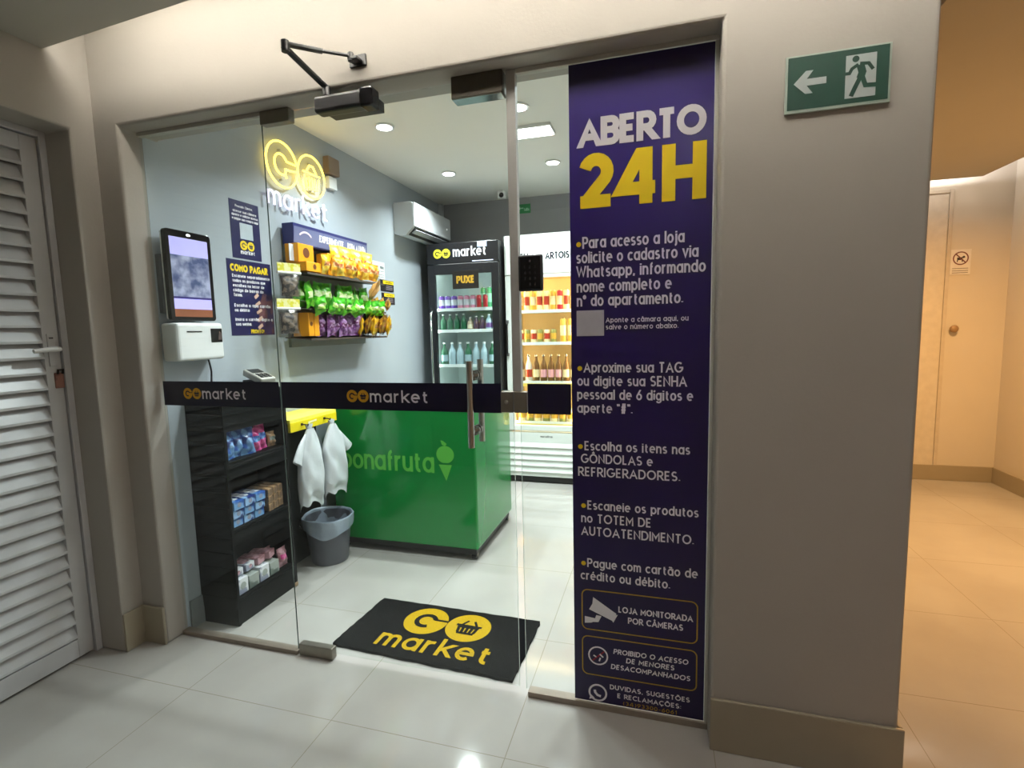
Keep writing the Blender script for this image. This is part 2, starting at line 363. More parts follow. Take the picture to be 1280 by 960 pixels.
COOLGLASS = glass_mat('cooler_glass', (.95, .97, .97), .8)
STEEL = mat('brushed_grey_metal', '8b857b', .38, .75, vary=.05, vscale=30)
CHROME = mat('polished_steel', 'c9c9c6', .12, 1)
ALU = mat('grey_aluminium', '8d877e', .45, .3)
BLACK = mat('black_plastic', '101012', .42)
BLACKG = mat('black_gloss', '0b0b0e', .12)
WHITEP = mat('white_plastic', 'e6e7e6', .35, vary=.02)
NAVY = mat('navy_vinyl', '0d0a26', .3, vary=.1, vscale=3)
PURPLE = mat('purple_vinyl', '1a0f42', .28, vary=.08, vscale=2)
VWHITE = mat('white_vinyl', 'efedf2', .5, vary=.01)
VYEL = mat('yellow_vinyl', 'f0cf10', .5, vary=.02)
VGOLD = mat('gold_vinyl', 'b8952a', .5, vary=.03)
VORNG = mat('amber_vinyl', 'd9a21e', .5, vary=.03)
UX, UY, UZ = (1, 0, 0), (0, 1, 0), (0, 0, 1)

# ------------------------------------------------------------------ the setting
struct(MB().box(-.6, 5.4, -3.3, 4.0, -.06, 0).build('floor', TILE))
m = MB(); m.prism([(x, -.1, z) for x, z in ((-.3, 0), (-.3, 2.95), (3.07, 2.95), (3.07, 0), (2.5, 0), (2.5, 2.44), (0, 2.44), (0, 0))], (0, .2, 0))
struct(m.build('wall_front', WALL, bevel=.012, seg=3))
m = MB(); m.prism([(-.14, y, z) for y, z in ((-3.3, 0), (-3.3, 2.95), (-.05, 2.95), (-.05, 0), (-.205, 0), (-.205, 2.41), (-1.2, 2.41), (-1.2, 0))], (-.3, 0, 0))
struct(m.build('wall_left', WALL, bevel=.008))
struct(MB().box(-.52, -.44, -1.4, 0, 0, 2.6).build('wall_louver_closet', BACKWALL))
struct(MB().box(-.12, .001, .012, 3.56, 0, 2.95).build('wall_shop_left', SHOPWALL))
struct(MB().box(-.12, 2.72, 3.44, 3.56, 0, 2.95).build('wall_shop_back', BACKWALL))
struct(MB().box(2.6, 3.07, .1, 3.44, 0, 2.95).build('wall_shop_right', WALL))
struct(MB().box(2.72, 5.4, 3.73, 3.85, 0, 2.95).build('wall_corridor_back', WALL2))
struct(MB().box(5.28, 5.4, -3.3, 3.73, 0, 2.95).build('wall_corridor_right', WALL2))
struct(MB().box(-.6, 5.4, -3.4, -3.3, 0, 2.95).build('wall_rear', WALL))
struct(MB().box(0, 2.6, .1, 3.44, 2.875, 2.93).build('ceiling_shop', CEIL))
m = MB(); m.prism([(x, y, 2.7) for x, y in ((-.14, -3.3), (-.14, -.275), (3.35, -.5), (3.35, 3.5), (4.93, 3.5), (4.93, -3.3))], (0, 0, .025))
struct(m.build('ceiling_corridor', CEIL2))
struct(MB().box(-.6, 5.4, -3.4, 3.85, 2.95, 3.0).build('ceiling_slab', CEIL2))
# skirting
m = MB(); m.box(-.128, 0, -.114, -.1, 0, .19); m.box(-.14, -.128, -.205, -.1, 0, .19)
struct(m.build('baseboard_left', SKIRT, bevel=.004))
m = MB(); m.box(2.5, 3.084, -.114, -.1, 0, .195); m.box(3.07, 3.084, -.1, 3.73, 0, .195)
struct(m.build('baseboard_right', SKIRT, bevel=.004))
m = MB(); m.box(3.084, 5.266, 3.716, 3.73, 0, .145); m.box(5.266, 5.28, -3.3, 3.73, 0, .145)
struct(m.build('baseboard_corridor', SKIRT, bevel=.004))
m = MB(); m.box(0, .014, .03, 3.44, 0, .15); m.box(.014, 2.6, 3.426, 3.44, 0, .15)
struct(m.build('baseboard_shop', mat('grey_skirting', '8a8f90', .4), bevel=.004))
# tracks that carry the fixed panes
m = MB(); m.box(0, .69, -.02, .02, 0, .02); m.box(1.81, 2.5, -.02, .02, 0, .024)
struct(m.build('trim_1', mat('bronze_track', '8d8175', .45, .3), bevel=.002))
m = MB(); m.box(0, .70, -.014, .014, 2.424, 2.44); m.box(1.81, 2.5, -.014, .014, 2.424, 2.44); m.box(2.488, 2.5, -.012, .012, .024, 2.424)
struct(m.build('trim_2', mat('pale_sealant', 'b9b7ae', .5), bevel=.002))

# ------------------------------------------------------------------ glass front
GPALE = mat('pale_glass_edge', 'cfe2da', .2)
def pane(m, x0, x1, z0, z1, t=.004, lo=None, hi=None):
    m.mi = 0; m.box(x0, x1, -t, t, z0, z1); f = len(m.f) - 6
    if lo is not None: m.m[f + 4] = lo
    if hi is not None: m.m[f + 5] = hi
    return m
win1 = struct(pane(MB(), .001, .684, .02, 2.424, hi=1).build('window_1', [GLASS, GEDGE], origin=(.35, 0, .02)), 'clear fixed glass pane left of the glass door', 'window pane')
win2 = struct(pane(MB(), 1.80, 2.488, .024, 2.424, lo=1).build('window_2', [GLASS, GPALE], origin=(2.15, 0, .024)), 'clear fixed glass pane right of the glass door, half covered by purple film', 'window pane')

d1 = struct(thing('door_1', 'frameless clear glass shop door with a tubular steel pull handle', 'glass door', (.69, 0, 0)))
pane(MB(), .694, 1.772, .03, 2.43, hi=1).build('glass_leaf', [GLASS, GPALE], d1)
hd = MB()
for sy in (-1, 1): hd.tube([(1.615, sy * .062, 1.045), (1.615, sy * .062, 1.385)], .013, 14)
hd = hd.build('pull_handle', CHROME, d1, smooth=40)
for z in (1.105, 1.325):
    MB().tube([(1.615, -.062, z), (1.615, .062, z)], .0095, 12).build('handle_standoff', CHROME, hd, smooth=40)
    m = MB()
    for sy in (-1, 1): m.tube([(1.615, sy * .006, z), (1.615, sy * .016, z)], .02, 16)
    m.build('handle_rosette', CHROME, hd, smooth=40)
lk = MB(); lk.box(1.725, 1.774, -.02, .02, 1.18, 1.262); lk = lk.build('lock_case', STEEL, d1, bevel=.003)
MB().tube([(1.748, -.022, 1.222), (1.748, -.02, 1.222)], .009, 14).build('key_cylinder', CHROME, lk, smooth=40)
MB().box(.70, .88, -.018, .018, .002, .058).build('bottom_patch_fitting', STEEL, d1, bevel=.004)
m = MB(); m.box(.69, .835, -.02, .02, 2.385, 2.44); m.build('top_patch_fitting', STEEL, d1, bevel=.004)
m = MB(); m.box(1.565, 1.765, -.032, .03, 2.36, 2.44); m = m.build('top_lock_patch', mat('dark_bronze_metal', '5b564f', .4, .6), d1, bevel=.004)
MB().box(1.57, 1.76, -.034, .02, 2.356, 2.362).build('cover_edge', CHROME, m)
lc = MB(); lc.box(1.779, 1.83, -.02, .02, 1.18, 1.262); tag(lc.build('lock_keeper', STEEL, bevel=.003), 'grey metal lock keeper on the fixed pane beside the door lock', 'lock')
st = MB(); st.box(1.774, 1.808, -.016, .016, 1.264, 2.438)
tag(st.build('door_jamb_strip', mat('satin_aluminium', 'b5b4b2', .45, .2), bevel=.002), 'tall grey aluminium closing strip between glass door and fixed pane', 'strip')

# vinyl safety bands on the glass
def band(x0, x1, tx, tr, tw, label, parent_name):
    b = sheet((0, -.0085, 0), UX, UZ); b.poly([(x0, 1.176), (x1, 1.176), (x1, 1.293), (x0, 1.293)])
    o = tag(b.build('vinyl_band', NAVY, origin=((x0 + x1) / 2, -.0085, 1.176)), label, 'vinyl band', 'navy bands across the shop front')
    if tx is not None:
        yl = sheet((0, -.0095, 0), UX, UZ); dk = sheet((0, -.0102, 0), UX, UZ); tm = sheet((0, -.0095, 0), UX, UZ)
        logo_badge(yl, dk, tx + tr, 1.235, tr)
        text(tm, 'market', tx + 4.22 * tr, 1.21, .052, width=tw, weight=.15)
        e = yl.build('logo_badge', VORNG, o); dk.build('basket_emblem', NAVY, e); tm.build('lettering', VWHITE, o)
band(.012, .683, .135, .0265, .255, 'navy vinyl band with shop logo on the left glass pane', 1)
band(.695, 1.724, 1.03, .0265, .27, 'navy vinyl band with shop logo across the glass door', 2)
band(1.831, 2.0, None, 0, 0, 'short plain navy vinyl band between door lock and purple film', 3)

# purple opening-hours film
fl = sheet((0, -.0085, 0), UX, UZ); fl.poly([(2.003, .026), (2.487, .026), (2.487, 2.422), (2.003, 2.422)])
fl = tag(fl.build('window_film', PURPLE, origin=(2.245, -.0085, .026)), 'tall dark purple window film with white and yellow shop rules', 'window film')
def film(): return sheet((0, -.0097, 0), UX, UZ)
ab = film(); text(ab, 'ABERTO', 2.034, 2.138, .098, x1=2.464, weight=.235, gap=.07); ab.build('headline_lettering', VWHITE, fl)
h24 = film(); text(h24, '24H', 2.033, 1.928, .188, x1=2.466, weight=.235, gap=.12); h24.build('hours_lettering', VYEL, fl)
LINES = [('Para acesso a loja', 2.047, 2.399, 1.787, .042), ('solicite o cadastro via', 2.024, 2.445, 1.735, .042), ('Whatsapp, informando', 2.024, 2.469, 1.684, .042),
 ('nome completo e', 2.025, 2.358, 1.631, .042), ('nº do apartamento.', 2.025, 2.397, 1.580, .042),
 ('Aponte a câmara aqui, ou', 2.13, 2.415, 1.519, .019), ('salve o número abaixo.', 2.13, 2.382, 1.494, .019),
 ('Aproxime sua TAG', 2.048, 2.399, 1.337, .038), ('ou digite sua SENHA', 2.024, 2.413, 1.287, .038), ('pessoal de 6 dígitos e', 2.023, 2.434, 1.236, .038), ('aperte "#".', 2.023, 2.226, 1.185, .038),
 ('Escolha os itens nas', 2.049, 2.427, 1.042, .036), ('GÔNDOLAS e', 2.035, 2.298, .993, .036), ('REFRIGERADORES.', 2.024, 2.394, .942, .036),
 ('Escaneie os produtos', 2.058, 2.459, .812, .036), ('no TOTEM DE', 2.034, 2.294, .760, .036), ('AUTOATENDIMENTO.', 2.034, 2.444, .709, .036),
 ('Pague com cartão de', 2.056, 2.459, .582, .036), ('crédito ou débito.', 2.03, 2.363, .530, .036)]
for s_, a, b, z, h in LINES:
    t = film(); text(t, s_, a, z, h, x1=b, weight=.155); t.build('text_line', VWHITE, fl)
for s_, a, b, z, h in [('LOJA MONITORADA', 2.174, 2.445, .412, .025), ('POR CÂMERAS', 2.21, 2.411, .372, .025), ('PROIBIDO O ACESSO', 2.155, 2.43, .240, .021), ('DE MENORES', 2.203, 2.381, .209, .021),
                       ('DESACOMPANHADOS', 2.145, 2.438, .176, .021), ('DUVIDAS, SUGESTÕES', 2.141, 2.438, .090, .020), ('E RECLAMAÇÕES:', 2.17, 2.407, .058, .020)]:
    t = film(); text(t, s_, a, z, h, x1=b, weight=.19, slant=.12 if .17 < z < .25 else 0); t.build('notice_line', VWHITE, fl)
t = film(); text(t, '(34)93300-6061', 2.192, .032, .016, x1=2.392, weight=.17); t.build('phone_number', VGOLD, fl)
for x, z in ((2.034, 1.803), (2.034, 1.352), (2.034, 1.056), (2.044, .826), (2.042, .596)):
    t = film(); t.disc(x, z, .009, 20); t.build('bullet', VYEL, fl)
t = film(); t.poly([(2.024, 1.472), (2.124, 1.472), (2.124, 1.565), (2.024, 1.565)]); t.build('white_code_patch', mat('pale_grey_patch', 'b9b7c0', .5), fl)
def rrect(x0, x1, z0, z1, r):
    return arc(x1 - r, z1 - r, r, r, 90, 0, 5) + arc(x1 - r, z0 + r, r, r, 0, -90, 5) + arc(x0 + r, z0 + r, r, r, 270, 180, 5) + arc(x0 + r, z1 - r, r, r, 180, 90, 5)
for z0, z1 in ((.328, .490), (.140, .299)):
    t = film(); t.ribbon(rrect(2.035, 2.46, z0, z1, .022), .0045, True); t.build('notice_border', VGOLD, fl)
t = film()   # surveillance camera pictogram
t.poly([(2.075, .435), (2.062, .41), (2.15, .375), (2.167, .405), (2.078, .462)]); t.poly([(2.14, .39), (2.172, .402), (2.155, .368)])
t.poly([(2.045, .38), (2.045, .352), (2.07, .356), (2.078, .36), (2.098, .362), (2.11, .388), (2.09, .39), (2.085, .376)])
t.build('camera_pictogram', VWHITE, fl)
t = film(); t.ribbon(ring(2.096, .222, .036, .036)[1], .006, True); t.build('round_pictogram', VWHITE, fl)
t = film(); t.ribbon([(2.078, .222), (2.09, .215)], .006); t.ribbon([(2.102, .23), (2.116, .218)], .006); t.ribbon([(2.105, .215), (2.1, .2)], .006); t.build('pictogram_figures', VWHITE, fl)
t = film(); t.ribbon([(2.075, .2), (2.12, .243)], .006); t.build('pictogram_slash', mat('dark_red_vinyl', '8f1030', .5), fl)
t = film(); t.ribbon(ring(2.094, .066, .033, .033)[1], .0075, True); t.poly([(2.06, .034), (2.066, .056), (2.082, .042)])
t.ribbon([(2.082, .077), (2.084, .066), (2.093, .056), (2.106, .053)], .010); t.build('chat_pictogram', VWHITE, fl)

# keypad
kp = thing('access_keypad', 'black keypad access reader on the glass beside the door', 'keypad', (1.855, -.035, 1.645))
MB().box(1.81, 1.902, -.032, -.008, 1.643, 1.776).build('housing', BLACK, kp, bevel=.006)
m = MB(); m.box(1.818, 1.894, -.034, -.031, 1.652, 1.768); m.build('touch_panel', BLACKG, kp, bevel=.002)
t = sheet((0, -.0345, 0), UX, UZ)
for r, row in enumerate(('123', '456', '789', '*0#')):
    for c, ch in enumerate(row):
        if ch in G: text(t, ch, 1.834 + c * .019, 1.726 - r * .021, .009, weight=.14)
t.build('key_digits', mat('dim_digit', '1b191a', .5), kp)
t = sheet((0, -.0345, 0), UX, UZ); t.disc(1.856, 1.752, .004, 16); t.build('status_light', mat('dim_sensor', '4a3f3c', .4), kp)

# door closer
dc = thing('door_closer', 'black hydraulic door closer with folded arm above the glass door', 'door closer', (1.13, -.05, 2.40))
MB().box(1.035, 1.285, -.128, -.072, 2.346, 2.408).build('closer_body', BLACK, dc, bevel=.012, seg=3)
MB().box(1.235, 1.29, -.131, -.070, 2.342, 2.412).build('end_cap', BLACKG, dc, bevel=.008)
MB().box(1.05, 1.27, -.073, -.003, 2.362, 2.40).build('mounting_plate', BLACK, dc)
MB().lathe((1.085, -.108, 2.407), [(.016, 0), (.016, .030), (.011, .040)], 16).build('spindle', BLACK, dc, smooth=40)
el = V3(1.062, -.30, 2.492)
def flatarm(a, b, w_, h_):
    a = Vector(a); b = Vector(b); d = b - a; m = MB(); c = (a + b) / 2
    ang = math.atan2(d.y, d.x); pit = -math.atan2(d.z, math.hypot(d.x, d.y))
    return m.obox(c, (d.length + w_, w_, h_), (0, pit, ang))
flatarm((1.085, -.112, 2.44), el, .022, .013).build('lower_arm', BLACK, dc, bevel=.003)
fa = flatarm(el + V3(0, 0, .014), (1.14, -.215, 2.512), .022, .013).build('upper_arm', BLACK, dc, bevel=.003)
MB().tube([(1.14, -.215, 2.512), (1.212, -.137, 2.521)], .006, 10).build('adjusting_rod', BLACK, fa, smooth=40)
MB().lathe(el + V3(0, 0, -.012), [(.014, 0), (.014, .036), (.008, .04)], 14).build('elbow_joint', BLACK, dc, smooth=40)
m = MB(); m.box(1.19, 1.26, -.108, -.1, 2.495, 2.537); m.box(1.205, 1.245, -.145, -.105, 2.505, 2.515); m.tube([(1.214, -.135, 2.50), (1.214, -.135, 2.532)], .011, 12)
m.build('wall_bracket', BLACK, dc, bevel=.002)

# ------------------------------------------------------------------ louvred door in the left wall
LW = mat('white_lacquered_aluminium', 'c3c4c6', .28, vary=.02)
d2 = struct(thing('door_2', 'white louvred metal door in the left wall', 'louvred door', (-.3, -.70, 0)))
X = -.30
m = MB(); m.box(X - .03, X + .012, -.232, -.205, 0, 2.41); m.box(X - .03, X + .012, -1.2, -1.173, 0, 2.41); m.box(X - .03, X + .012, -1.173, -.232, 2.383, 2.41)
m.build('door_frame', LW, d2, bevel=.002)
m = MB(); m.box(X - .03, X, -.30, -.236, .012, 2.378); m.box(X - .03, X, -1.169, -1.105, .012, 2.378)
m.build('door_stile', LW, d2, bevel=.002)
m = MB(); m.box(X - .03, X, -1.105, -.30, 2.31, 2.378); m.box(X - .03, X, -1.105, -.30, .012, .10); m.build('door_rail', LW, d2, bevel=.002)
sl = MB()
zz = .10
NSL = 32; pitch = 2.21 / NSL
for k in range(NSL):
    z0 = .10 + pitch * k
    sl.prism([(X - .035, -1.105, z0 + pitch * 1.12), (X - .031, -1.105, z0 + pitch * 1.16), (X + .001, -1.105, z0 + .018), (X + .001, -1.105, z0 + .006), (X - .004, -1.105, z0 + .008)], (0, .805, 0))
sl.build('louvre_slats', LW, d2, bevel=.001, seg=1)
hp = MB(); hp.box(X, X + .006, -.285, -.255, 1.385, 1.53); hp = hp.build('handle_plate', LW, d2, bevel=.002)
m = MB(); m.tube([(X, -.268, 1.462), (X + .045, -.268, 1.462)], .010, 12); m.tube([(X + .045, -.262, 1.462), (X + .047, -.31, 1.461), (X + .045, -.365, 1.456)], [.011, .011, .009], 12); m.build('lever', mat('white_handle', 'd8d6d2', .3), hp, smooth=50)
m = MB(); m.box(X + .006, X + .0075, -.278, -.262, 1.508, 1.515); m.build('keyhole', BLACK, hp)
m = MB(); m.box(X, X + .007, -.272, -.235, 1.285, 1.355); m = m.build('padlock_hasp', mat('tarnished_copper', 'a07466', .45, .4, col2='7d5a50'), d2, bevel=.003)
MB().tube([(X + .012, -.262, 1.35), (X + .016, -.262, 1.368), (X + .016, -.242, 1.368), (X + .012, -.242, 1.35)], .005, 8).build('shackle', mat('dark_iron', '2b2624', .5, .5), m, smooth=60)

# ------------------------------------------------------------------ corridor signs and far door
ex = thing('exit_sign', 'green emergency exit sign with white arrow and running figure on the grey pier', 'exit sign', (2.815, -.1, 2.135))
MB().box(2.678, 2.952, -.108, -.1, 2.130, 2.294).build('backing_board', mat('white_sign_board', 'a6b3a9', .5), ex, bevel=.001)
GRN = mat('dark_green_sign', '062b21', .4)
t = sheet((0, -.1085, 0), UX, UZ); t.poly([(2.684, 2.139), (2.946, 2.139), (2.946, 2.289), (2.684, 2.289)]); t.build('green_field', GRN, ex)
SW = mat('sign_white', 'c2cbcc', .5)
t = sheet((0, -.1092, 0), UX, UZ); t.poly([(2.700, 2.213), (2.732, 2.247), (2.752, 2.247), (2.735, 2.224), (2.787, 2.224), (2.787, 2.205), (2.735, 2.205), (2.752, 2.182), (2.732, 2.182)]); t.build('arrow', SW, ex)
t = sheet((0, -.1092, 0), UX, UZ); t.poly([(2.836, 2.153), (2.914, 2.153), (2.914, 2.272), (2.836, 2.272)]); dw = t.build('doorway_field', SW, ex)
t = sheet((0, -.1099, 0), UX, UZ); t.disc(2.861, 2.260, .009, 20)
t.ribbon([(2.873, 2.243), (2.879, 2.222), (2.874, 2.205)], .020); t.ribbon([(2.868, 2.244), (2.852, 2.234), (2.846, 2.222), (2.834, 2.222)], .009)
t.ribbon([(2.872, 2.246), (2.894, 2.244), (2.906, 2.226)], .009); t.ribbon([(2.874, 2.208), (2.862, 2.182), (2.852, 2.158)], .012); t.ribbon([(2.880, 2.208), (2.888, 2.184), (2.922, 2.182)], .012)
t.build('running_figure', GRN, ex)
ns = thing('notice_sign', 'small white no-animals notice on the far corridor wall', 'notice', (4.915, 3.73, 1.91))
MB().box(4.838, 4.992, 3.722, 3.73, 1.905, 2.128).build('notice_plate', mat('white_notice', 'dad6d2', .5), ns)
t = sheet((0, 3.7212, 0), UX, UZ); t.ribbon(ring(4.915, 2.05, .055, .055)[1], .010, True); t.ribbon([(4.878, 2.088), (4.952, 2.012)], .010); t.build('prohibition_ring', mat('dark_ring', '6b3a3a', .5), ns)
t = sheet((0, 3.7218, 0), UX, UZ); t.ribbon([(4.888, 2.045), (4.93, 2.048)], .024); t.ribbon([(4.93, 2.055), (4.945, 2.066)], .018); t.ribbon([(4.893, 2.045), (4.89, 2.018)], .008); t.ribbon([(4.926, 2.045), (4.928, 2.018)], .008); t.build('dog_pictogram', mat('ink', '2a2426', .5), ns)
t = sheet((0, 3.7212, 0), UX, UZ)
for z in (1.96, 1.94, 1.922): t.ribbon([(4.855, z), (4.975, z)], .007)
t.build('caption_lines', mat('grey_ink', '8d8885', .5), ns)
d3 = struct(thing('door_3', 'cream door at the end of the warm lit corridor', 'door', (4.4, 3.71, 0)))
MB().box(3.95, 4.80, 3.722, 3.7295, .005, 2.62).build('door_leaf', mat('cream_door', 'cbc4b8', .7), d3, bevel=.003)
m = MB(); m.box(4.805, 4.835, 3.718, 3.7295, 0, 2.66); m.box(3.915, 3.945, 3.718, 3.7295, 0, 2.66); m.box(3.945, 4.805, 3.718, 3.7295, 2.63, 2.66); m.build('door_casing', mat('taupe_casing', 'c2b9ab', .7), d3, bevel=.002)
m = MB(); m.lathe((4.885, 3.728, 1.42), [(.012, 0), (.012, .02), (.03, .028), (.034, .045), (.026, .058), (0.004, .062)], 20, 'y'); 
tag(m.build('wall_fitting', mat('brass_brown', '9c8060', .5, .2), smooth=50), 'round brown fitting on the far corridor wall below the notice', 'wall fitting')

# ================================================================== inside the shop
EMW = mat('lamp_diffuser', 'ffffff', .5, emit='ffffff', estr=14)
for i, (x, y) in enumerate(SHOP_SPOTS[:4]):
    o = thing('downlight', ['round recessed downlight above the neon sign end of the shop ceiling', 'round recessed downlight near the air conditioner', 'round recessed downlight in front of the white drinks cooler', 'round recessed downlight behind the closing strip, nearest the square lamp'][i], 'ceiling light', (x, y, 2.875), 'shop downlights')
    MB().lathe((x, y, 2.864), [(.062, .011), (.066, .006), (.066, 0), (.052, 0), (.050, .006)], 28).build('trim_ring', WHITEP, o, smooth=40)
    MB().lathe((x, y, 2.862), [(.0, .002), (.048, .0), (.05, .003), (.0, .004)], 24).build('diffuser', EMW, o)
o = thing('ceiling_panel_lamp', 'bright square lamp on the shop ceiling', 'ceiling light', (1.47, 1.69, 2.875))
MB().box(1.33, 1.61, 1.60, 1.78, 2.852, 2.875).build('lamp_housing', WHITEP, o, bevel=.004)
MB().box(1.34, 1.60, 1.61, 1.77, 2.849, 2.853).build('diffuser', EMW, o)
o = thing('security_camera', 'small white dome security camera at the back edge of the shop ceiling', 'camera', (.80, 3.10, 2.875))
MB().box(.765, .835, 3.08, 3.16, 2.80, 2.875).build('camera_housing', WHITEP, o, bevel=.012)
MB().lathe((.81, 3.082, 2.825), [(.022, 0), (.024, .008), (.016, .016), (0.002, .018)], 18, 'y').build('lens', BLACKG, o, smooth=40)
tag(MB().box(0, .045, 3.37, 3.43, 2.32, 2.875).build('pipe_cover', mat('pvc_cover', 'c4c8ca', .4), bevel=.006), 'pale vertical pipe cover in the back left corner of the shop', 'pipe cover')
o = thing('inner_exit_sign', 'small green exit sign high on the back wall of the shop', 'exit sign', (.95, 3.44, 2.715))
MB().box(.87, 1.015, 3.432, 3.44, 2.712, 2.805).build('sign_plate', mat('bright_green_sign', '2c8a52', .4), o, bevel=.001)
t = sheet((0, 3.4315, 0), UX, UZ); t.poly([(.885, 2.765), (.905, 2.785), (.905, 2.77), (.94, 2.77), (.94, 2.76), (.905, 2.76), (.905, 2.745)]); text(t, 'EXIT' if False else 'SAIDA', .945, 2.735, .03, x1=1.005, weight=.18); t.build('sign_symbols', mat('pale_green', 'a5d2b4', .5), o)

# air conditioner
ac = thing('air_conditioner', 'white split air conditioner high on the left wall', 'air conditioner', (0, 2.79, 2.37))
prof = [(0, 2.39), (0, 2.665), (.165, 2.665), (.19, 2.655), (.20, 2.63), (.205, 2.45), (.12, 2.375), (.08, 2.37)]
MB().prism([(x, 2.37, z) for x, z in prof], (0, .83, 0)).build('casing', mat('ac_white', 'dfe3e5', .35, vary=.01), ac, bevel=.006, seg=2)
m = MB(); m.box(.199, .209, 2.372, 3.198, 2.445, 2.655); m.build('front_panel', mat('ac_panel', 'e9edf0', .22, vary=.01), ac, bevel=.004)
m = MB(); m.prism([(.200, 2.40, 2.4415), (.203, 2.40, 2.4382), (.133, 2.40, 2.3765), (.130, 2.40, 2.3795)], (0, .77, 0)); m.build('air_outlet', mat('vent_dark', '2c3033', .5), ac)
m = MB(); m.obox((.177, 2.785, 2.408), (.05, .74, .005), (0, -.55, 0)); m.build('louvre_flap', mat('ac_flap', 'c6cbce', .4), ac)
t = sheet((.2098, 0, 0), UY, UZ); t.disc(3.10, 2.54, .008, 16); t.build('status_light', mat('ac_led', 'ffffff', .4, emit='ffffff', estr=1.5), ac)

# neon sign
NY = mat('neon_yellow', 'ffe25a', .4, emit='ffd75c', estr=4); NW = mat('neon_white', 'ffffff', .4, emit='eadcff', estr=.9)
ne = thing('neon_sign', 'yellow and white neon shop sign on the grey wall', 'neon sign', (.03, 1.05, 2.3))
def nt_(pts, r=.0066, closed=False):
    m = MB(); m.tube([(.028, a, b) for a, b in pts], r, 8, closed); return m
gc, oc, nz_, ry, rz = .918, 1.203, 2.568, .14, .138
gp = arc(gc, nz_, ry, rz, 8, 352, 44)
nt_(arc(gc, nz_, ry, rz, 14, 356, 44) + [(gc + .45 * ry, nz_ - .02), (gc + .2 * ry, nz_ - .02), (gc + .18 * ry, nz_ - .055)]).build('g_outline', NY, ne, smooth=60)
nt_([(gc + .93 * ry, nz_ + .03), (gc + .30 * ry, nz_ + .03)] + arc(gc - .01, nz_, .42 * ry, .45 * rz, 50, 300, 18) + [(gc + .25 * ry, nz_ - .075)]).build('g_inner_line', NY, ne, smooth=60)
nt_(arc(oc, nz_, ry, rz, 0, 351, 40), closed=True).build('o_outline', NY, ne, smooth=60)
m = MB()
bw = .085
m.tube([(.028, a, b) for a, b in [(oc - bw, nz_ + .02), (oc + bw, nz_ + .02)]], .0066, 8)
m.tube([(.028, a, b) for a, b in [(oc - bw + .01, nz_), (oc - bw + .028, nz_ - .078), (oc + bw - .028, nz_ - .078), (oc + bw - .01, nz_)]], .0066, 8)
m.tube([(.028, a, b) for a, b in [(oc - .05, nz_ + .03), (oc - .018, nz_ + .072), (oc + .018, nz_ + .072), (oc + .05, nz_ + .03)]], .0066, 8)
for q in (-.03, 0, .03): m.tube([(.028, oc + q, nz_ - .005), (.028, oc + q * .8, nz_ - .065)], .006, 8)
m.build('basket_lines', NY, ne, smooth=60)
xx = .775
for ch in 'market':
    wd, ps = G[ch]; m = MB()
    for p in ps:
        cl = isinstance(p, tuple); q = p[1] if cl else p
        m.tube([(.026, xx + a * .118, 2.303 + b * .118) for a, b in q], .0075, 8, cl)
    m.build('letter', NW, ne, smooth=60); xx += wd * .118 + .036
mt = MB()
mt.v = []
for a in (gc, oc):
    for q in (.09, -.09): m = MB(); m.tube([(0, a, nz_ + q), (.022, a, nz_ + q)], .006, 8); m.build('standoff', mat('clear_acrylic_mount', '9aa0a5', .3), ne)
bx = thing('wall_box', 'small brown and white electrical box beside the neon sign', 'electrical box', (.0, 1.44, 2.54))
MB().box(0, .05, 1.375, 1.505, 2.645, 2.765).build('brown_cover', mat('brown_cover', '8d7866', .45), bx, bevel=.006)
MB().box(0, .035, 1.395, 1.485, 2.545, 2.632).build('white_socket', WHITEP, bx, bevel=.006)

# posters
POST = mat('poster_navy', '1b1a4d', .4, vary=.1)
def wl(d=.0): return sheet((d, 0, 0), UY, UZ)
p1 = thing('poster', 'upper navy poster with pale code square between kiosk and neon sign', 'poster', (0, .6, 1.945), 'navy wall posters')
MB().box(0, .003, .493, .712, 1.945, 2.27).build('sheet', POST, p1)
t = wl(.0036); text(t, 'Prezado Cliente,', .535, 2.232, .014, x1=.665, weight=.16)
text(t, 'acesse sua câmera', .515, 2.203, .015, x1=.69, weight=.2); text(t, 'aponte e solicite acesso', .505, 2.182, .015, x1=.70, weight=.2); text(t, 'e pague sua compra aqui', .505, 2.160, .015, x1=.70, weight=.2); t.build('text_lines', VWHITE, p1)
t = wl(.0036); t.poly([(.558, 2.058), (.655, 2.058), (.655, 2.148), (.558, 2.148)]); t.build('pale_code_square', mat('pale_square', 'b9c4cc', .5), p1)
yl = wl(.0036); dk = wl(.0040); logo_badge(yl, dk, .578, 2.022, .027); e = yl.build('logo_badge', VYEL, p1); dk.build('basket_emblem', POST, e)
t = wl(.0036); text(t, 'market', .552, 1.972, .024, x1=.66, weight=.2); t.build('logo_lettering', VWHITE, p1)
p2 = thing('poster', 'lower navy poster explaining how to pay, beside the kiosk', 'poster', (0, .61, 1.505), 'navy wall posters')
MB().box(0, .003, .443, .778, 1.505, 1.935).build('sheet', POST, p2)
t = wl(.0036); text(t, 'COMO PAGAR', .465, 1.868, .042, x1=.752, weight=.26); t.build('heading_lettering', VYEL, p2); t = wl(.0036); text(t, 'PRONTO!', .585, 1.515, .024, x1=.69, weight=.24); t.build('closing_lettering', VYEL, p2)
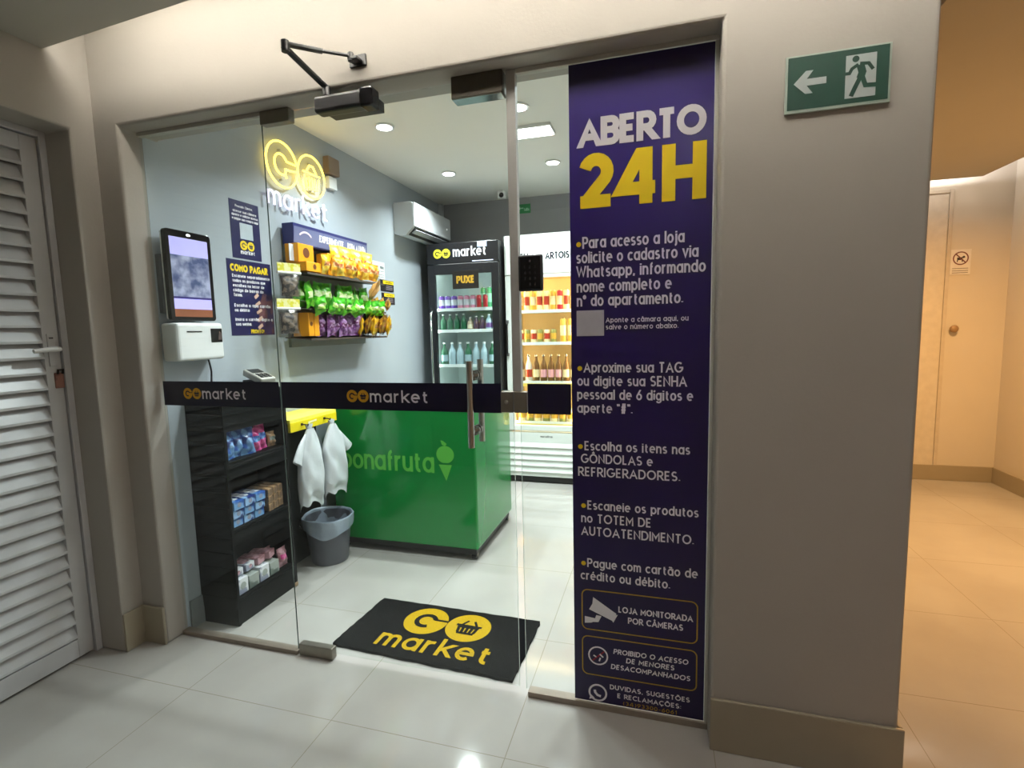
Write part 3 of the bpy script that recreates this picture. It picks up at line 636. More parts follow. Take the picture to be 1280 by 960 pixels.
for s_, z, x1 in (('Escaneie separadamente', 1.835, .765), ('todos os produtos que', 1.808, .725), ('escolheu no leitor de', 1.781, .715), ('código de barras do', 1.754, .705), ('Totem.', 1.727, .54), ('Escolha o tipo cartão', 1.668, .755), ('ou débito', 1.641, .585), ('Insira o cartão, digite a', 1.588, .765), ('sua senha.', 1.561, .595)):
    t = wl(.0036); text(t, s_, .475, z, .0185, x1=x1, weight=.22); t.build('text_line', VWHITE, p2)
t = wl(.0031); t.poly([(.64, 1.508), (.772, 1.508), (.775, 1.74), (.70, 1.755), (.655, 1.66), (.66, 1.58)]); t.build('hand_photo', mat('photo_tones', '6b4048', .5, vscale=14, col2='3a2550'), p2)
t = wl(.0034)
for a, b, c, d in ((.648, 1.735, .025, .02), (.655, 1.69, .03, .018), (.662, 1.645, .034, .016), (.664, 1.60, .034, .02), (.664, 1.555, .03, .02)):
    t.ribbon([(a - c * .6, b - .01), (a + c * .6, b + .012)], d)
t.build('paper_strip_photo', mat('photo_peach', 'd8b09c', .5, vary=.15), p2)

# self-checkout kiosk
ki = thing('checkout_kiosk', 'white wall-mounted self-checkout kiosk with tall touch screen', 'kiosk', (0, .18, 1.39))
MB().box(0, .03, .02, .10, 1.62, 1.90).build('wall_bracket', mat('bracket_grey', '55595c', .5), ki, bevel=.003)
m = MB(); m.prism([(a, b, z) for (a, b, z) in [(.03, .026, 1.59), (.03, .27, 1.59), (.03, .27, 2.01), (.03, .026, 2.01)]], (.02, 0, 0)); m.build('screen_back', WHITEP, ki, bevel=.006)
m = MB(); m.prism([(.05, a, z) for a, z in rrect(.018, .278, 1.582, 2.020, .018)], (.022, 0, 0)); m.build('screen_bezel', BLACKG, ki, bevel=.003)
def scr(z0, z1, name, mt, y0=.04, y1=.256):
    t = wl(.0726); t.poly([(y0, z0), (y1, z0), (y1, z1), (y0, z1)]); return t.build(name, mt, ki)
def emimg(name, c1, c2, strength, scale):
    m = mat(name, c1, .3, vscale=scale, col2=c2); b = m.node_tree.nodes['Principled BSDF']
    rp = [n for n in m.node_tree.nodes if n.type == 'VALTORGB'][0]
    rp.color_ramp.elements[0].position = .35; rp.color_ramp.elements[1].position = .65
    m.node_tree.links.new(rp.outputs['Color'], b.inputs['Emission Color']); b.inputs['Emission Strength'].default_value = strength; return m
scr(1.90, 1.985, 'screen_banner', emimg('screen_lavender', 'a9a4e2', 'b5b2ea', .75, 3))
scr(1.70, 1.90, 'screen_photo', emimg('screen_shop_photo', '3f4a70', '9fa3bd', .45, 22))
scr(1.69, 1.70, 'screen_divider', emimg('screen_violet', '2c2468', '362c74', .5, 3))
scr(1.64, 1.69, 'screen_text_bar', emimg('screen_lilac', 'b1a9ee', 'a49ce8', .8, 3))
scr(1.602, 1.64, 'screen_footer', emimg('screen_brown', '74452f', '8a5238', .5, 6))
MB().box(0, .105, .012, .285, 1.385, 1.572).build('printer_box', WHITEP, ki, bevel=.016, seg=3)
MB().box(.102, .107, .065, .15, 1.525, 1.531).build('receipt_slot', BLACK, ki)
m = MB(); m.box(.102, .1075, .203, .272, 1.472, 1.543); sw = m.build('scanner_window', BLACKG, ki, bevel=.002)
t = wl(.1080); t.poly([(.245, 1.485), (.266, 1.485), (.266, 1.52), (.253, 1.53)]); t.build('painted_window_reflection', mat('brown_reflection_paint', '5a4a48', .3), sw)  # brown patch painted on the scanner window to imitate a reflection
t = wl(.0732); t.disc(.148, 2.002, .012, 20, ry=.006); t.build('camera_light', mat('kiosk_led', 'ffffff', .4, emit='ffffff', estr=2), ki)
MB().tube([(.06, .215, 1.395), (.062, .222, 1.36), (.055, .235, 1.32), (.05, .235, 1.27), (.05, .24, 1.205)], .0045, 8).build('power_cable', BLACK, ki, smooth=60)

# black shelf unit
BW = mat('black_laminate', '08090b', .55, spec=.12, vary=.2, vscale=6)
su = thing('shelf_unit', 'low black shelf unit with three open shelves behind the left glass pane', 'shelf unit', (.115, .33, 0))
m = MB(); m.box(0, .235, .105, .123, .0, 1.185)
for k in range(14): m.box(.006, .229, .1015, .106, .09 + k * .08, .09 + k * .08 + .062)
m.build('side_panel', BW, su, bevel=.0015)
MB().box(0, .235, .537, .555, 0, 1.185).build('side_panel', BW, su, bevel=.002)
MB().box(0, .016, .123, .537, 0, 1.185).build('back_panel', BW, su)
MB().box(0, .25, .10, .56, 1.185, 1.205).build('top_panel', BW, su, bevel=.003)
MB().box(.016, .228, .123, .537, .0, .13).build('plinth', BW, su, bevel=.002)
m = MB(); m.box(.016, .225, .123, .537, 1.02, 1.185); m.build('upper_fascia', BW, su)
for z in (.85, .50, .13):
    f = MB(); f.box(.016, .232, .123, .537, z, z + .016); f = f.build('shelf', BW, su, bevel=.002)
    MB().box(.222, .235, .123, .537, z - .07, z - .001).build('front_lip', BW, f, bevel=.002)
MB().box(.24, .245, .52, .545, .01, .03).build('foot', mat('tan_foot', '9a7f5c', .5), su)

def pillow(w_, h_, d_, seed, wr=.006, nu=10, nv=12, crimp=.1):
    rnd = random.Random(seed); ph = [rnd.uniform(0, 6) for _ in range(4)]
    m = MB()
    def side(sg):
        def fn(u, v):
            e = (max(0, math.sin(math.pi * u)) ** .55) * (max(0, math.sin(math.pi * min(max((v - crimp) / (1 - 2 * crimp), 0), 1))) ** .5)
            wv = wr * math.sin(7 * u + ph[0] + 5 * v) * math.sin(9 * v + ph[1]) + wr * .7 * math.sin(15 * v + 11 * u + ph[2])
            y = (u - .5) * w_ * (1 - .10 * math.sin(math.pi * v)); z = v * h_
            if v < .02 or v > .98: y += wr * .3 * math.sin(40 * u)
            return (sg * (d_ / 2 * e + .0012) + wv * (.25 + e), y, z)
        return fn
    m.grid(side(1), nu, nv)
    for i in range(len(m.m)):
        j = i // nu
        m.m[i] = 1 if nv * .36 <= j < nv * .66 and 1 <= i % nu < nu - 1 else 0
    m.mi = 0; m.grid(side(-1), nu, nv)
    return m
def pack(name, mats, w_, h_, d_, seed, label, cat, group, loc, rot=(0, 0, 0), proto={}):
    key = (name, tuple(x.name for x in mats), w_, h_, d_, seed)
    if key not in proto:
        o = pillow(w_, h_, d_, seed).build(name, mats, smooth=60, origin=(0, 0, 0)); proto[key] = o
    else:
        o = proto[key].copy(); COL.objects.link(o)
    o.location = Vector(loc) * S; o.rotation_euler = rot
    return tag(o, label, cat, group)
def carton(name, mt, sz, loc, rz, label, cat, group, mt2=None, rot=None):
    a, b, c = sz; m = MB(); m.box(-a / 2, a / 2, -b / 2, b / 2, 0, c); o = m.build(name, mt, bevel=.003, origin=(0, 0, 0))
    o.location = Vector(loc) * S; o.rotation_euler = rot or (0, 0, rz); tag(o, label, cat, group)
    if mt2:
        WORLD[o.name] = Vector((0, 0, 0)); t = sheet((a / 2 + .0006, 0, 0), UY, UZ); t.disc(0, c * .52, min(b, c) * .28, 20); t.build('printed_badge', mt2, o)
        t = sheet((0, 0, c + .0006), UX, UY); t.poly([(-a * .3, -b * .4), (a * .3, -b * .4), (a * .3, b * .4), (-a * .3, b * .4)]); t.build('printed_lid', mt2, o)
    return o
MBLU = mat('blue_pack', '2c5299', .3, vscale=22, col2='6f9ccc'); MDBL = mat('dark_blue_pack', '1f2f6e', .3, vscale=18, col2='8db2dc')
MPNK = mat('pink_pack', 'c2357f', .35, vscale=20, col2='dd6fa4'); MTAN = mat('tan_pack', 'b08d68', .45, vscale=30, col2='7e6650')
MGRY = mat('grey_box', '9aa09a', .45, vscale=24, col2='5f6a64'); MWHT = mat('white_pack', 'd6d8dc', .4, vscale=26, col2='8a8fa2'); MROS = mat('rose_pack', '9a6d74', .4, vscale=26, col2='c59aa2')
SG = 'packs on the black shelf unit'
for i, (y, x) in enumerate(((.175, .19), (.245, .175), (.30, .19))):
    pack('snack_pack', [MBLU, MDBL], .09, .145, .05, 3, f'''{("nearest", "middle", "farthest")[i]} of three upright blue packs on black unit's top open shelf''', 'snack pack', SG, (x, y, .867), (0, -.12, .25 - .2 * i))
for i, (y, x) in enumerate(((.36, .185), (.42, .17))):
    pack('snack_pack', [MPNK, MBLU], .085, .13 + .012 * i, .045, 5, f'''{("nearer", "farther")[i]} pink topped pack on black unit's top open shelf''', 'snack pack', SG, (x, y, .867), (0, -.1, .1))
pack('snack_pack', [MTAN, MGRY], .06, .085, .04, 8, 'small tan pack at the far end of the top open shelf of the black unit', 'snack pack', SG, (.17, .495, .867), (0, -.1, .0))
for i, (y, x) in enumerate(((.17, .10), (.255, .09), (.31, .10))):
    pack('candy_bag', [MPNK, MDBL], .07, .17, .03, 9, f'''dark pink candy bag behind on black unit's top shelf, {ORD[i]} from the glass''', 'candy bag', SG, (x, y, .867), (0, -.05, .1 * i))
k = 0
for lv in range(3):
    for j in range(3):
        carton('biscuit_pack', MDBL if (lv + j) % 2 else MBLU, (.15, .068, .045), (.145 + .008 * ((lv * 7 + j * 3) % 3), .165 + .075 * j, .517 + .046 * lv), 0,
               f'''blue biscuit pack on black unit's middle shelf, {("bottom", "middle", "top")[lv]} layer, {ORD[j]} from the glass''', 'biscuit pack', SG, MWHT)
for lv in range(3):
    for j in range(3):
        carton('wafer_stick', MTAN, (.15, .036, .042), (.145 - .006 * j, .405 + .045 * j, .517 + .043 * lv), 0, f'''tan wafer box on black unit's middle shelf, {("bottom", "middle", "top")[lv]} layer, {ORD[j]} from the blue packs''', 'wafer box', SG)
for j in range(4):
    carton('cookie_box', MGRY if j % 2 else MWHT, (.13, .07, .085 - .012 * (j % 2)), (.15, .17 + .077 * j, .147), 0, f'''pale cookie box on black unit's lowest shelf, {ORD[j]} from the glass''', 'cookie box', SG, MGRY)
for j in range(4):
    carton('cookie_box', MROS if j > 1 else MWHT, (.12, .065, .04), (.125, .175 + .077 * j, .234), .1 * j, f'''thin box on top at black unit's lowest shelf, {ORD[j]} from the glass''', 'cookie box', SG, MROS)
for j in range(2):
    pack('snack_pack', [MROS, MPNK], .07, .11, .05, 11, f'dusty pink pack at the far end of the lowest shelf, {("front", "rear")[j]} one', 'snack pack', SG, (.19 - .09 * j, .495 - .02 * j, .147), (0, -.1, 0))

# card machine on top
cm = thing('card_machine', 'grey card payment terminal on top of the black shelf unit', 'card machine', (.15, .46, 1.205))
R_ = (0, .30, -.25); mp = lambda a, b, c: V3(.15, .462, 1.272) + Euler(R_).to_matrix() @ V3(a, b, c)
MB().obox(mp(0, 0, 0), (.17, .095, .038), R_).build('terminal_body', mat('terminal_grey', 'a7a59c', .4), cm, bevel=.008)
m = MB(); m.obox(mp(-.04, 0, .0195), (.06, .07, .003), R_); m.build('display', BLACKG, cm)
m = MB()
for a in range(3):
    for b in range(3): m.obox(mp(.015 + a * .022, -.024 + b * .024, .0200), (.014, .016, .005), R_)
m.build('key_buttons', BLACK, cm)
MB().box(.07, .20, .42, .50, 1.205, 1.255).build('charging_base', BLACK, cm, bevel=.004)
MB().tube([(.17, .50, 1.235), (.20, .525, 1.25), (.18, .545, 1.23), (.1, .55, 1.209)], .004, 6).build('charging_cable', BLACK, cm, smooth=60)

# yellow counter shelf and the carrier bags
YL = mat('yellow_laminate', 'e8d21a', .4, vary=.03)
ys = thing('yellow_shelf', 'yellow wall shelf between black shelf unit and green freezer', 'shelf', (.125, .78, .93))
MB().box(0, .25, .562, 1.006, .985, 1.005).build('shelf_top', mat('pale_yellow_laminate', 'f2e65a', .4, vary=.02), ys, bevel=.002)
MB().box(.232, .252, .562, 1.006, .93, .986).build('front_board', YL, ys, bevel=.002)
for y in (.66, .875):
    h = MB(); h.tube([(.25, y, .965), (.285, y, .963), (.296, y, .957), (.298, y, .968)], .004, 8); h.tube([(.252, y, .958), (.252, y, .972)], .008, 8); h.build('bag_hook', mat('dark_steel_hook', '3b3128', .4, .6), ys, smooth=60)
t = sheet((.2526, 0, 0), UY, UZ); t.ribbon([(.72, .965), (.80, .969)], .012); t.build('price_strip', mat('pale_strip', 'f4ecb0', .4), ys)
tag(MB().box(.002, .03, .562, 1.08, 0, .925).build('wall_panel', BW, bevel=.002), 'black panel against the wall behind the carrier bags', 'panel')
MB().box(.03, .20, .575, .595, .90, .985).build('wall_bracket', BLACK, ys, bevel=.002)
BAGM = mat('white_carrier_plastic', 'c6cacd', .35, vary=.03, trans=.0, bump=.25, bscale=25)
def carrier(yc, ztop, zbot, wtop, wbot, lean, seed, label, sleeve):
    rnd = random.Random(seed); ph = [rnd.uniform(0, 6) for _ in range(6)]
    o = thing('carrier_bag', label, 'carrier bag', (.314, yc, zbot), 'white carrier bags on the yellow shelf')
    def fn(u, v):
        a = 2 * math.pi * u; f = 1 - v      # v=0 bottom, 1 top
        wd = wtop + (wbot - wtop) * min(1, (f / .35)) ** .8 if f < .35 else wbot * (1 - .06 * math.sin(3 * (f - .35)))
        d = .018 + .036 * min(1, f * 1.6) * (1 - .35 * (f > .9))
        rip = 1 + .10 * math.sin(3 * a + ph[0] + 5 * f) + .07 * math.sin(7 * a + ph[1] - 3 * f) + .08 * math.sin(5 * a + 14 * f + ph[2])
        yy = yc + lean * f + math.copysign(abs(math.cos(a)) ** .75, math.cos(a)) * wd * (1 + .05 * math.sin(11 * f + ph[3]))
        xx = .314 + math.sin(a) * d * rip
        zz = ztop - f * (ztop - zbot) - (.018 * math.sin(2 * a + ph[4]) + .014 * math.sin(5 * a + ph[5])) * (f > .85) * f
        return (xx, yy, zz)
    m = MB(); m.grid(fn, 40, 22); m.build('bag_body', BAGM, o, smooth=80)
    m = MB(); m.grid(lambda u, v: (.306 + .012 * math.cos(2 * math.pi * u), yc + .018 * math.sin(2 * math.pi * u) * (1 + .8 * v), ztop - .01 + .03 * v + .006 * math.sin(6 * math.pi * u)), 20, 3); m.build('gathered_top', BAGM, o, smooth=80)
    for sg in sleeve:
        a = V3(.31, yc + sg * .025, ztop - .03); b = V3(.32, yc + sg * .10, ztop - .10 - .02 * sg); c = V3(.325, yc + sg * .145, ztop - .185)
        def fs(u, v, a=a, b=b, c=c, sg=sg):
            p = a.lerp(b, v).lerp(b.lerp(c, v), v); an = 2 * math.pi * u; r = .012 + .026 * v
            return p + Vector((math.sin(an) * r * .45, math.cos(an) * r * .8, sg * math.cos(an) * r * .55))
        m = MB(); m.grid(fs, 16, 8); m.build('bag_handle', BAGM, o, smooth=80)
carrier(.655, .945, .49, .018, .098, -.03, 4, 'left hanging white carrier bag on the yellow shelf, nearer the black unit', (-1,))
carrier(.872, .935, .49, .018, .108, -.005, 9, 'right hanging white carrier bag on the yellow shelf, handle spread towards the green freezer', (1,))

# waste bin
bn = thing('waste_bin', 'grey translucent waste bin with plastic liner in front of the green freezer', 'waste bin', (.20, .915, 0))
BINM = mat('smoky_bin_plastic', '5d5f68', .35, vary=.15, vscale=5)
LIN = mat('bin_liner_film', '9aa6b4', .25, vary=.12, vscale=9, bump=.3, bscale=30)
MB().lathe((.205, .915, 0), [(.0, .004), (.112, 0), (.118, .01), (.148, .285), (.154, .29), (.154, .297), (.146, .297), (.142, .285), (.112, .02), (.0, .018)], 36).build('bin_bucket', BINM, bn, smooth=40)
def liner(u, v):
    a = 2 * math.pi * u
    if v < .5: r = .105 + .045 * (v / .5); z = .10 + .205 * (v / .5)
    elif v < .62: r = .15 + .013 * math.sin((v - .5) / .12 * math.pi / 2); z = .305 + .008 * math.sin((v - .5) / .12 * math.pi)
    else: q = (v - .62) / .38; r = .163 - .006 * q; z = .305 - q * (.055 + .05 * max(0, math.sin(a * 1.0 + 2.6)) + .014 * math.sin(4 * a))
    r *= 1 + .018 * math.sin(5 * a + 20 * z) + .012 * math.sin(11 * a + 9 * z)
    return (.205 + r * math.cos(a), .915 + r * math.sin(a), z + .006 * math.sin(3 * a) * v)
MB().grid(liner, 48, 26).build('bin_liner', LIN, bn, smooth=70)
MB().tube([(.075, .84, .27), (.06, .83, .262), (.05, .825, .25), (.07, .805, .245), (.10, .795, .25)], .004, 6).build('liner_cord', BLACK, bn, smooth=60)

# green freezer
GR = mat('freezer_green', '058a3a', .16, vary=.06, vscale=2, coat=.3)
fz = thing('chest_freezer', 'large bright green chest freezer with light green logo', 'chest freezer', (.66, 1.49, 0))
MB().box(.13, 1.195, 1.10, 1.89, .075, 1.0).build('cabinet', GR, fz, bevel=.014, seg=3)
MB().box(.125, 1.20, 1.095, 1.895, 1.0, 1.035).build('lid_frame', mat('freezer_lid', '1e2a24', .3), fz, bevel=.008)
for x0, x1 in ((.15, .655), (.665, 1.175)): MB().box(x0, x1, 1.13, 1.86, 1.03, 1.042).build('glass_lid', mat('dark_lid_glass', '27332e', .08), fz, bevel=.003)
MB().box(.15, 1.175, 1.118, 1.872, .035, .078).build('base_skirt', BLACK, fz, bevel=.003)
for x in (.19, 1.155):
    for y in (1.14, 1.85):
        c_ = MB(); c_.tube([(x - .016, y, .021), (x + .016, y, .021)], .021, 18); c_ = c_.build('caster', BLACK, fz, smooth=40)
        MB().box(x - .022, x + .022, y - .012, y + .012, .022, .04).build('caster_fork', STEEL, c_)
LG = mat('light_green_vinyl', '63c84c', .4, vary=.03)
t = sheet((0, 1.0988, 0), UX, UZ); text(t, 'bonafruta', .205, .578, .142, x1=.905, weight=.15, gap=.13); t.build('logo_lettering', LG, fz)
t = sheet((0, 1.0986, 0), UX, UZ); t.disc(.985, .705, .062, 32, ry=.058); t.poly([(.938, .638), (1.03, .638), (.988, .53)]); t.poly([(.965, .77), (.955, .80), (.975, .795), (1.0, .776), (.985, .762)]); t.build('ice_cream_emblem', LG, fz)
t = sheet((0, 1.0982, 0), UX, UZ); t.ribbon([(.93, .646), (1.04, .646)], .008); t.build('emblem_line', GR, fz)

# door mat
MATB = mat('black_mat_pile', '0a0b0d', .95, spec=.08, vary=.35, vscale=160, bump=.6, bscale=300); MATY = mat('yellow_mat_pile', 'bb990f', .9, spec=.1, vary=.2, vscale=160, bump=.6, bscale=300)
dm = thing('door_mat', 'black doormat with yellow shop logo just inside the door', 'door mat', (1.28, .29, 0))
rd = random.Random(2); c4 = [(.805, .085), (1.725, .045), (1.742, .505), (.835, .525)]; pts = []
for i in range(4):
    a, b = c4[i], c4[(i + 1) % 4]
    for k in range(24): pts.append((a[0] + (b[0] - a[0]) * k / 24 + rd.uniform(-.003, .003), a[1] + (b[1] - a[1]) * k / 24 + rd.uniform(-.003, .003), .0))
MB().prism(pts, (0, 0, .014)).build('mat_pile', MATB, dm)
U_ = V3(.92, -.03, 0).normalized()
def ms(z): return sheet((.815, .085, z), U_, U_.cross(V3(0, 0, -1)))
yl = ms(.0150); dk = ms(.0156); 
logo_badge(yl, dk, .345, .295, .116); e = yl.build('logo_badge', MATY, dm); dk.build('basket_emblem', MATB, e)
t = ms(.0150); text(t, 'market', .185, .05, .128, x1=.77, weight=.16); t.build('logo_lettering', MATY, dm)

# ------------------------------------------------------------------ wall snack rack
RK = mat('rack_grey_steel', '7e8584', .45, .2); RKD = mat('rack_dark_shelf', '4a4038', .5)
sr = thing('snack_rack', 'wall rack of snack bags on three shelves under the neon sign', 'snack rack', (0, 1.3, 1.44))
MB().box(0, .022, .90, 1.78, 1.42, 2.10).build('back_panel', RK, sr, bevel=.002)
hs = MB(); hs.prism([(.02, .885, 2.075), (.095, .885, 2.075), (.105, .885, 2.205), (.02, .885, 2.205)], (0, .85, 0)); hs = hs.build('header_sign', mat('header_navy', '2c2f6e', .4), sr, bevel=.002)
t = sheet((.106, 0, 0), UY, UZ); t.fr = (V3(.0985, 0, 2.08), V3(0, 1, 0), V3(.01, 0, .125).normalized())
t.poly([(.89, .004), (1.73, .004), (1.73, .105), (.89, .105)]); t.build('header_face', mat('header_slate', '6a6f94', .35), hs)
t = sheet((0, 0, 0), UY, UZ); t.fr = (V3(.1000, 0, 2.08), V3(0, 1, 0), V3(.01, 0, .125).normalized())
text(t, 'EXPERIMENTE', 1.14, .042, .045, x1=1.42, weight=.22); text(t, 'TODA A LINHA', 1.46, .042, .045, x1=1.71, weight=.22); t.build('header_lettering', VWHITE, hs)
t = sheet((0, 0, 0), UY, UZ); t.fr = (V3(.1000, 0, 2.08), V3(0, 1, 0), V3(.01, 0, .125).normalized())
t.ribbon(arc(1.0, -.02, .09, .10, 130, 50, 10), .012); t.build('smile_mark', mat('pale_pink_mark', 'e9d5e2', .4), hs)
for i, z in enumerate((1.89, 1.668, 1.478)):
    m = MB(); m.prism([(.02, .85, z + .004), (.215, .85, z - .012), (.215, .85, z - .008), (.02, .85, z + .010)], (0, .93, 0)); f = m.build('shelf', RKD, sr)
    MB().box(.212, .216, .85, 1.78, z - .014, z - .002).build('front_lip', RKD, f)
MB().box(.02, .20, 1.776, 1.784, 1.50, 1.66).build('side_bracket', BLACK, sr)
for y, z in ((.76, 1.925), (.735, 1.712)):
    MB().tube([(.03, .895, z), (.15, .895, z), (.165, .85, z), (.165, y - .02, z + .004)], .003, 6).build('peg_hook', CHROME, sr, smooth=60)
pc = MB().box(.098, .101, .84, .882, 1.965, 2.068).build('price_card', mat('white_card', 'd9dde0', .5)); tag(pc, 'small white card hanging under the left end of the rack header', 'price card')
CLR = glass_mat('clear_film', (.80, .80, .80), 1.6, .12)
HDR = mat('yellow_header_card', 'd9cf3a', .45, vscale=30, col2='e8e2a0'); NUT = mat('dark_candy', '3a3436', .5, vscale=40, col2='8b7a6a')
for i, (y, z1, z0) in enumerate(((.745, 1.932, 1.715), (.72, 1.718, 1.49))):
    o = thing('hanging_bag', ('upper', 'lower')[i] + ' clear bag with yellow header card hanging at the left end of the snack rack', 'snack bag', (.165, y, z0), 'clear bags hanging on the rack')
    m = pillow(.135, (z1 - z0) - .045, .06, 20 + i, .004)
    m.v = [V3(.165 + v.x * .8 + v.y * .35, y + v.y, z0 + v.z) for v in m.v]; m.build('clear_pouch', [CLR, CLR], o, smooth=60)
    m = pillow(.11, (z1 - z0) * .55, .04, 30 + i, .004); m.v = [V3(.165 + v.x * .8 + v.y * .35, y + v.y, z0 + .02 + v.z) for v in m.v]; m.build('sweets', [NUT, NUT], o, smooth=60)
    m = MB(); m.prism([(.165 + q * .35, y + q, zz) for q, zz in ((-.07, z1 - .05), (.07, z1 - .05), (.07, z1), (-.07, z1))], (.004, -.002, 0)); m.build('header_card', HDR, o)
    m = MB(); m.tube([(.165 + q * .35, y + q, z1 - .058) for q in (-.072, 0, .072)], .009, 10); m.build('folded_seal', mat('white_seal', 'd8d8d2', .4), o, smooth=60)
YB = mat('yellow_bag', 'f0b818', .3, vscale=22, col2='f7d65a'); OB = mat('orange_bag', 'e08a12', .3, vscale=24, col2='f2b32c'); CB = mat('cream_print', 'e9c98e', .35, vscale=40, col2='b8683a')
GB = mat('green_bag', '3fae18', .3, vscale=20, col2='7fd23a'); GB2 = mat('lime_print', 'b9df6a', .35, vscale=34, col2='e8f2c0'); GB3 = mat('deep_green_bag', '2c8f14', .3, vscale=22, col2='63c32c')
PB = mat('purple_bag', '7d3f86', .3, vscale=24, col2='b58ac0'); PB2 = mat('lilac_print', 'd2b0d6', .35, vscale=40, col2='6d2f62'); BB = mat('brown_yellow_bag', 'caa032', .3, vscale=30, col2='8a5a2c')
OC = mat('orange_carton', 'f0a010', .45, vary=.05); BRN = mat('brown_badge', '6b3a14', .5)
RG = 'snack bags on the wall rack'
T1, T2, T3 = 1.902, 1.682, 1.492
carton('display_carton', OC, (.10, .15, .115), (.085, .955, T1 + .06), 0, 'wide orange carton at the left end of the top rack shelf, behind the front row', 'carton', RG, BRN)
carton('display_carton', OC, (.07, .16, .06), (.165, .945, T1 - .004), 0, 'low orange carton at the left front of the top rack shelf', 'carton', RG, BRN)
carton('display_carton', OC, (.10, .14, .06), (.085, .955, T1), 0, 'plain orange carton at the left end of the top rack shelf, under the wide one', 'carton', RG)
carton('display_carton', OC, (.09, .09, .15), (.09, 1.22, T1), 0, 'upright orange carton in the middle of the top rack shelf', 'carton', RG, BRN)
for i in range(6):
    pack('snack_bag', [YB, CB], .125, .205, .05, 40 + i % 3, f'''tall yellow snack bag in top rack shelf's back row, {ORD[i]} from the upright carton''', 'snack bag', RG, (.135 + .012 * (i % 2), 1.285 + i * .072, T1 + .012), (.10 * (-1) ** i, -.06, .12 * (-1) ** i))
for i in range(9):
    pack('snack_bag', [OB if i % 2 else YB, CB], .105, .125, .05, 50 + i % 3, f'''small {"orange" if i % 2 else "yellow"} snack bag in top rack shelf's front row, {ORD[i]} from the left''', 'snack bag', RG, (.19 + .012 * (i % 2), 1.06 + i * .078, T1 - .004), (.10 * (-1) ** i, .1, .2 * (-1) ** (i // 2)))
for i in range(11):
    pack('snack_bag', [GB if i % 3 else GB3, GB2], .12, .165, .055, 60 + i % 3, f'''{"bright" if i % 3 else "deep"} green snack bag in middle rack shelf's back row, {ORD[i]} from the left''', 'snack bag', RG, (.09 + .02 * (i % 2), .91 + i * .078, T2), (.35 * math.sin(i * 2.1), .05, .35 * math.sin(i * 1.7)))
for i in range(9):
    pack('snack_bag', [GB3 if i % 2 else GB, GB2], .105, .115, .05, 70 + i % 3, f'''green snack bag in middle rack shelf's front row, {ORD[i]} from the left''', 'snack bag', RG, (.235 + .008 * (i % 2), .93 + i * .088, T2 - .05), (.45 * math.sin(i * 2.6 + 1), .3, .35 * math.sin(i * 2.3)))
for i in range(3):
    pack('snack_bag', [BB, YB], .10, .10, .04, 80 + i, f'''brown and yellow snack bag right of middle rack shelf, {ORD[i]} outward''', 'snack bag', RG, (.15 + .03 * i, 1.73 + i * .035, T2 - .004), (.3, .2, .3 * i))
carton('display_carton', OC, (.12, .05, .15), (.13, .89, T3 - .002), 0, 'narrow orange carton at the left end of the bottom rack shelf', 'carton', RG, BRN)
carton('display_carton', OC, (.12, .05, .145), (.13, .945, T3 - .002), 0, 'second narrow orange carton on the bottom rack shelf, beside the purple bags', 'carton', RG)
for i in range(6):
    pack('snack_bag', [PB, PB2], .11, .145 + .03 * (i == 5), .05, 90 + i % 3, f'purple snack bag on the bottom rack shelf, {ORD[i]} from the orange cartons', 'snack bag', RG, (.15 + .02 * (i % 2), 1.03 + i * .075, T3 - .004), (.2 * math.sin(i * 2.4), .1, .3 * math.sin(i)))
for i in range(10):
    pack('snack_bag', [BB if i % 2 else YB, CB], .10, .165, .04, 95 + i % 3, f'''{"brown" if i % 2 else "yellow"} snack bag fanned out on bottom rack shelf, {ORD[i]} from the purple bags''', 'snack bag', RG, (.17 + .03 * (i % 3), 1.46 + i * .037, T3 - .012 + .01 * (i % 2)), (.30, .15 + .1 * (i % 2), .6))

pack('paper_bag', [mat('kraft_paper', 'b98a4a', .6, vary=.1), mat('kraft_print', 'd9b98a', .6)], .17, .12, .05, 120, 'brown paper bag tipped over the right end of the top rack shelf', 'paper bag', RG, (.22, 1.60, 1.80), (1.25, .5, .5))
# small notices beside the rack
o = thing('wall_card', 'white timetable card on the wall right of the snack rack', 'card', (0, 2.06, 1.965))
MB().box(0, .004, 1.97, 2.165, 1.965, 2.108).build('card_sheet', mat('white_paper', 'dfe6e6', .5), o)
t = wl(.0046); text(t, 'PARCELE', 1.985, 2.05, .022, x1=2.06, weight=.24); text(t, 'TUDO', 2.085, 2.05, .022, x1=2.15, weight=.24)
for q in (2.03, 2.0, 1.98): t.ribbon([(1.985, q), (2.15, q)], .003)
t.ribbon([(2.07, 1.975), (2.07, 2.03)], .003); t.build('printing', mat('dark_ink', '24303a', .5), o)
for i, (z0, y0) in enumerate(((1.862, 2.085), (1.752, 2.095))):
    o = thing('price_sign', ('upper', 'lower')[i] + ' black and yellow sign on the wall right of the snack rack', 'sign', (0, 2.2, z0), 'black and yellow wall signs')
    MB().box(0, .004, y0, y0 + .225, z0, z0 + .098).build('sign_sheet', mat('black_sign', '1b161c', .45), o)
    t = wl(.0046); t.poly([(y0 + .04, z0 + .065), (y0 + .222, z0 + .065), (y0 + .222, z0 + .095), (y0 + .04, z0 + .095)]); hdp = t.build('yellow_heading', VYEL, o)
    t = wl(.0050); text(t, ('OFERTA', 'AVISO')[i], y0 + .08, z0 + .071, .017, x1=y0 + .19, weight=.24); t.build('heading_lettering', BLACK, hdp)
    t = wl(.0046)
    for q in (.05, .035, .02): t.ribbon([(y0 + .09, z0 + q), (y0 + .2, z0 + q)], .006)
    t.build('small_print', mat('dull_print', '8d7f86', .5), o)

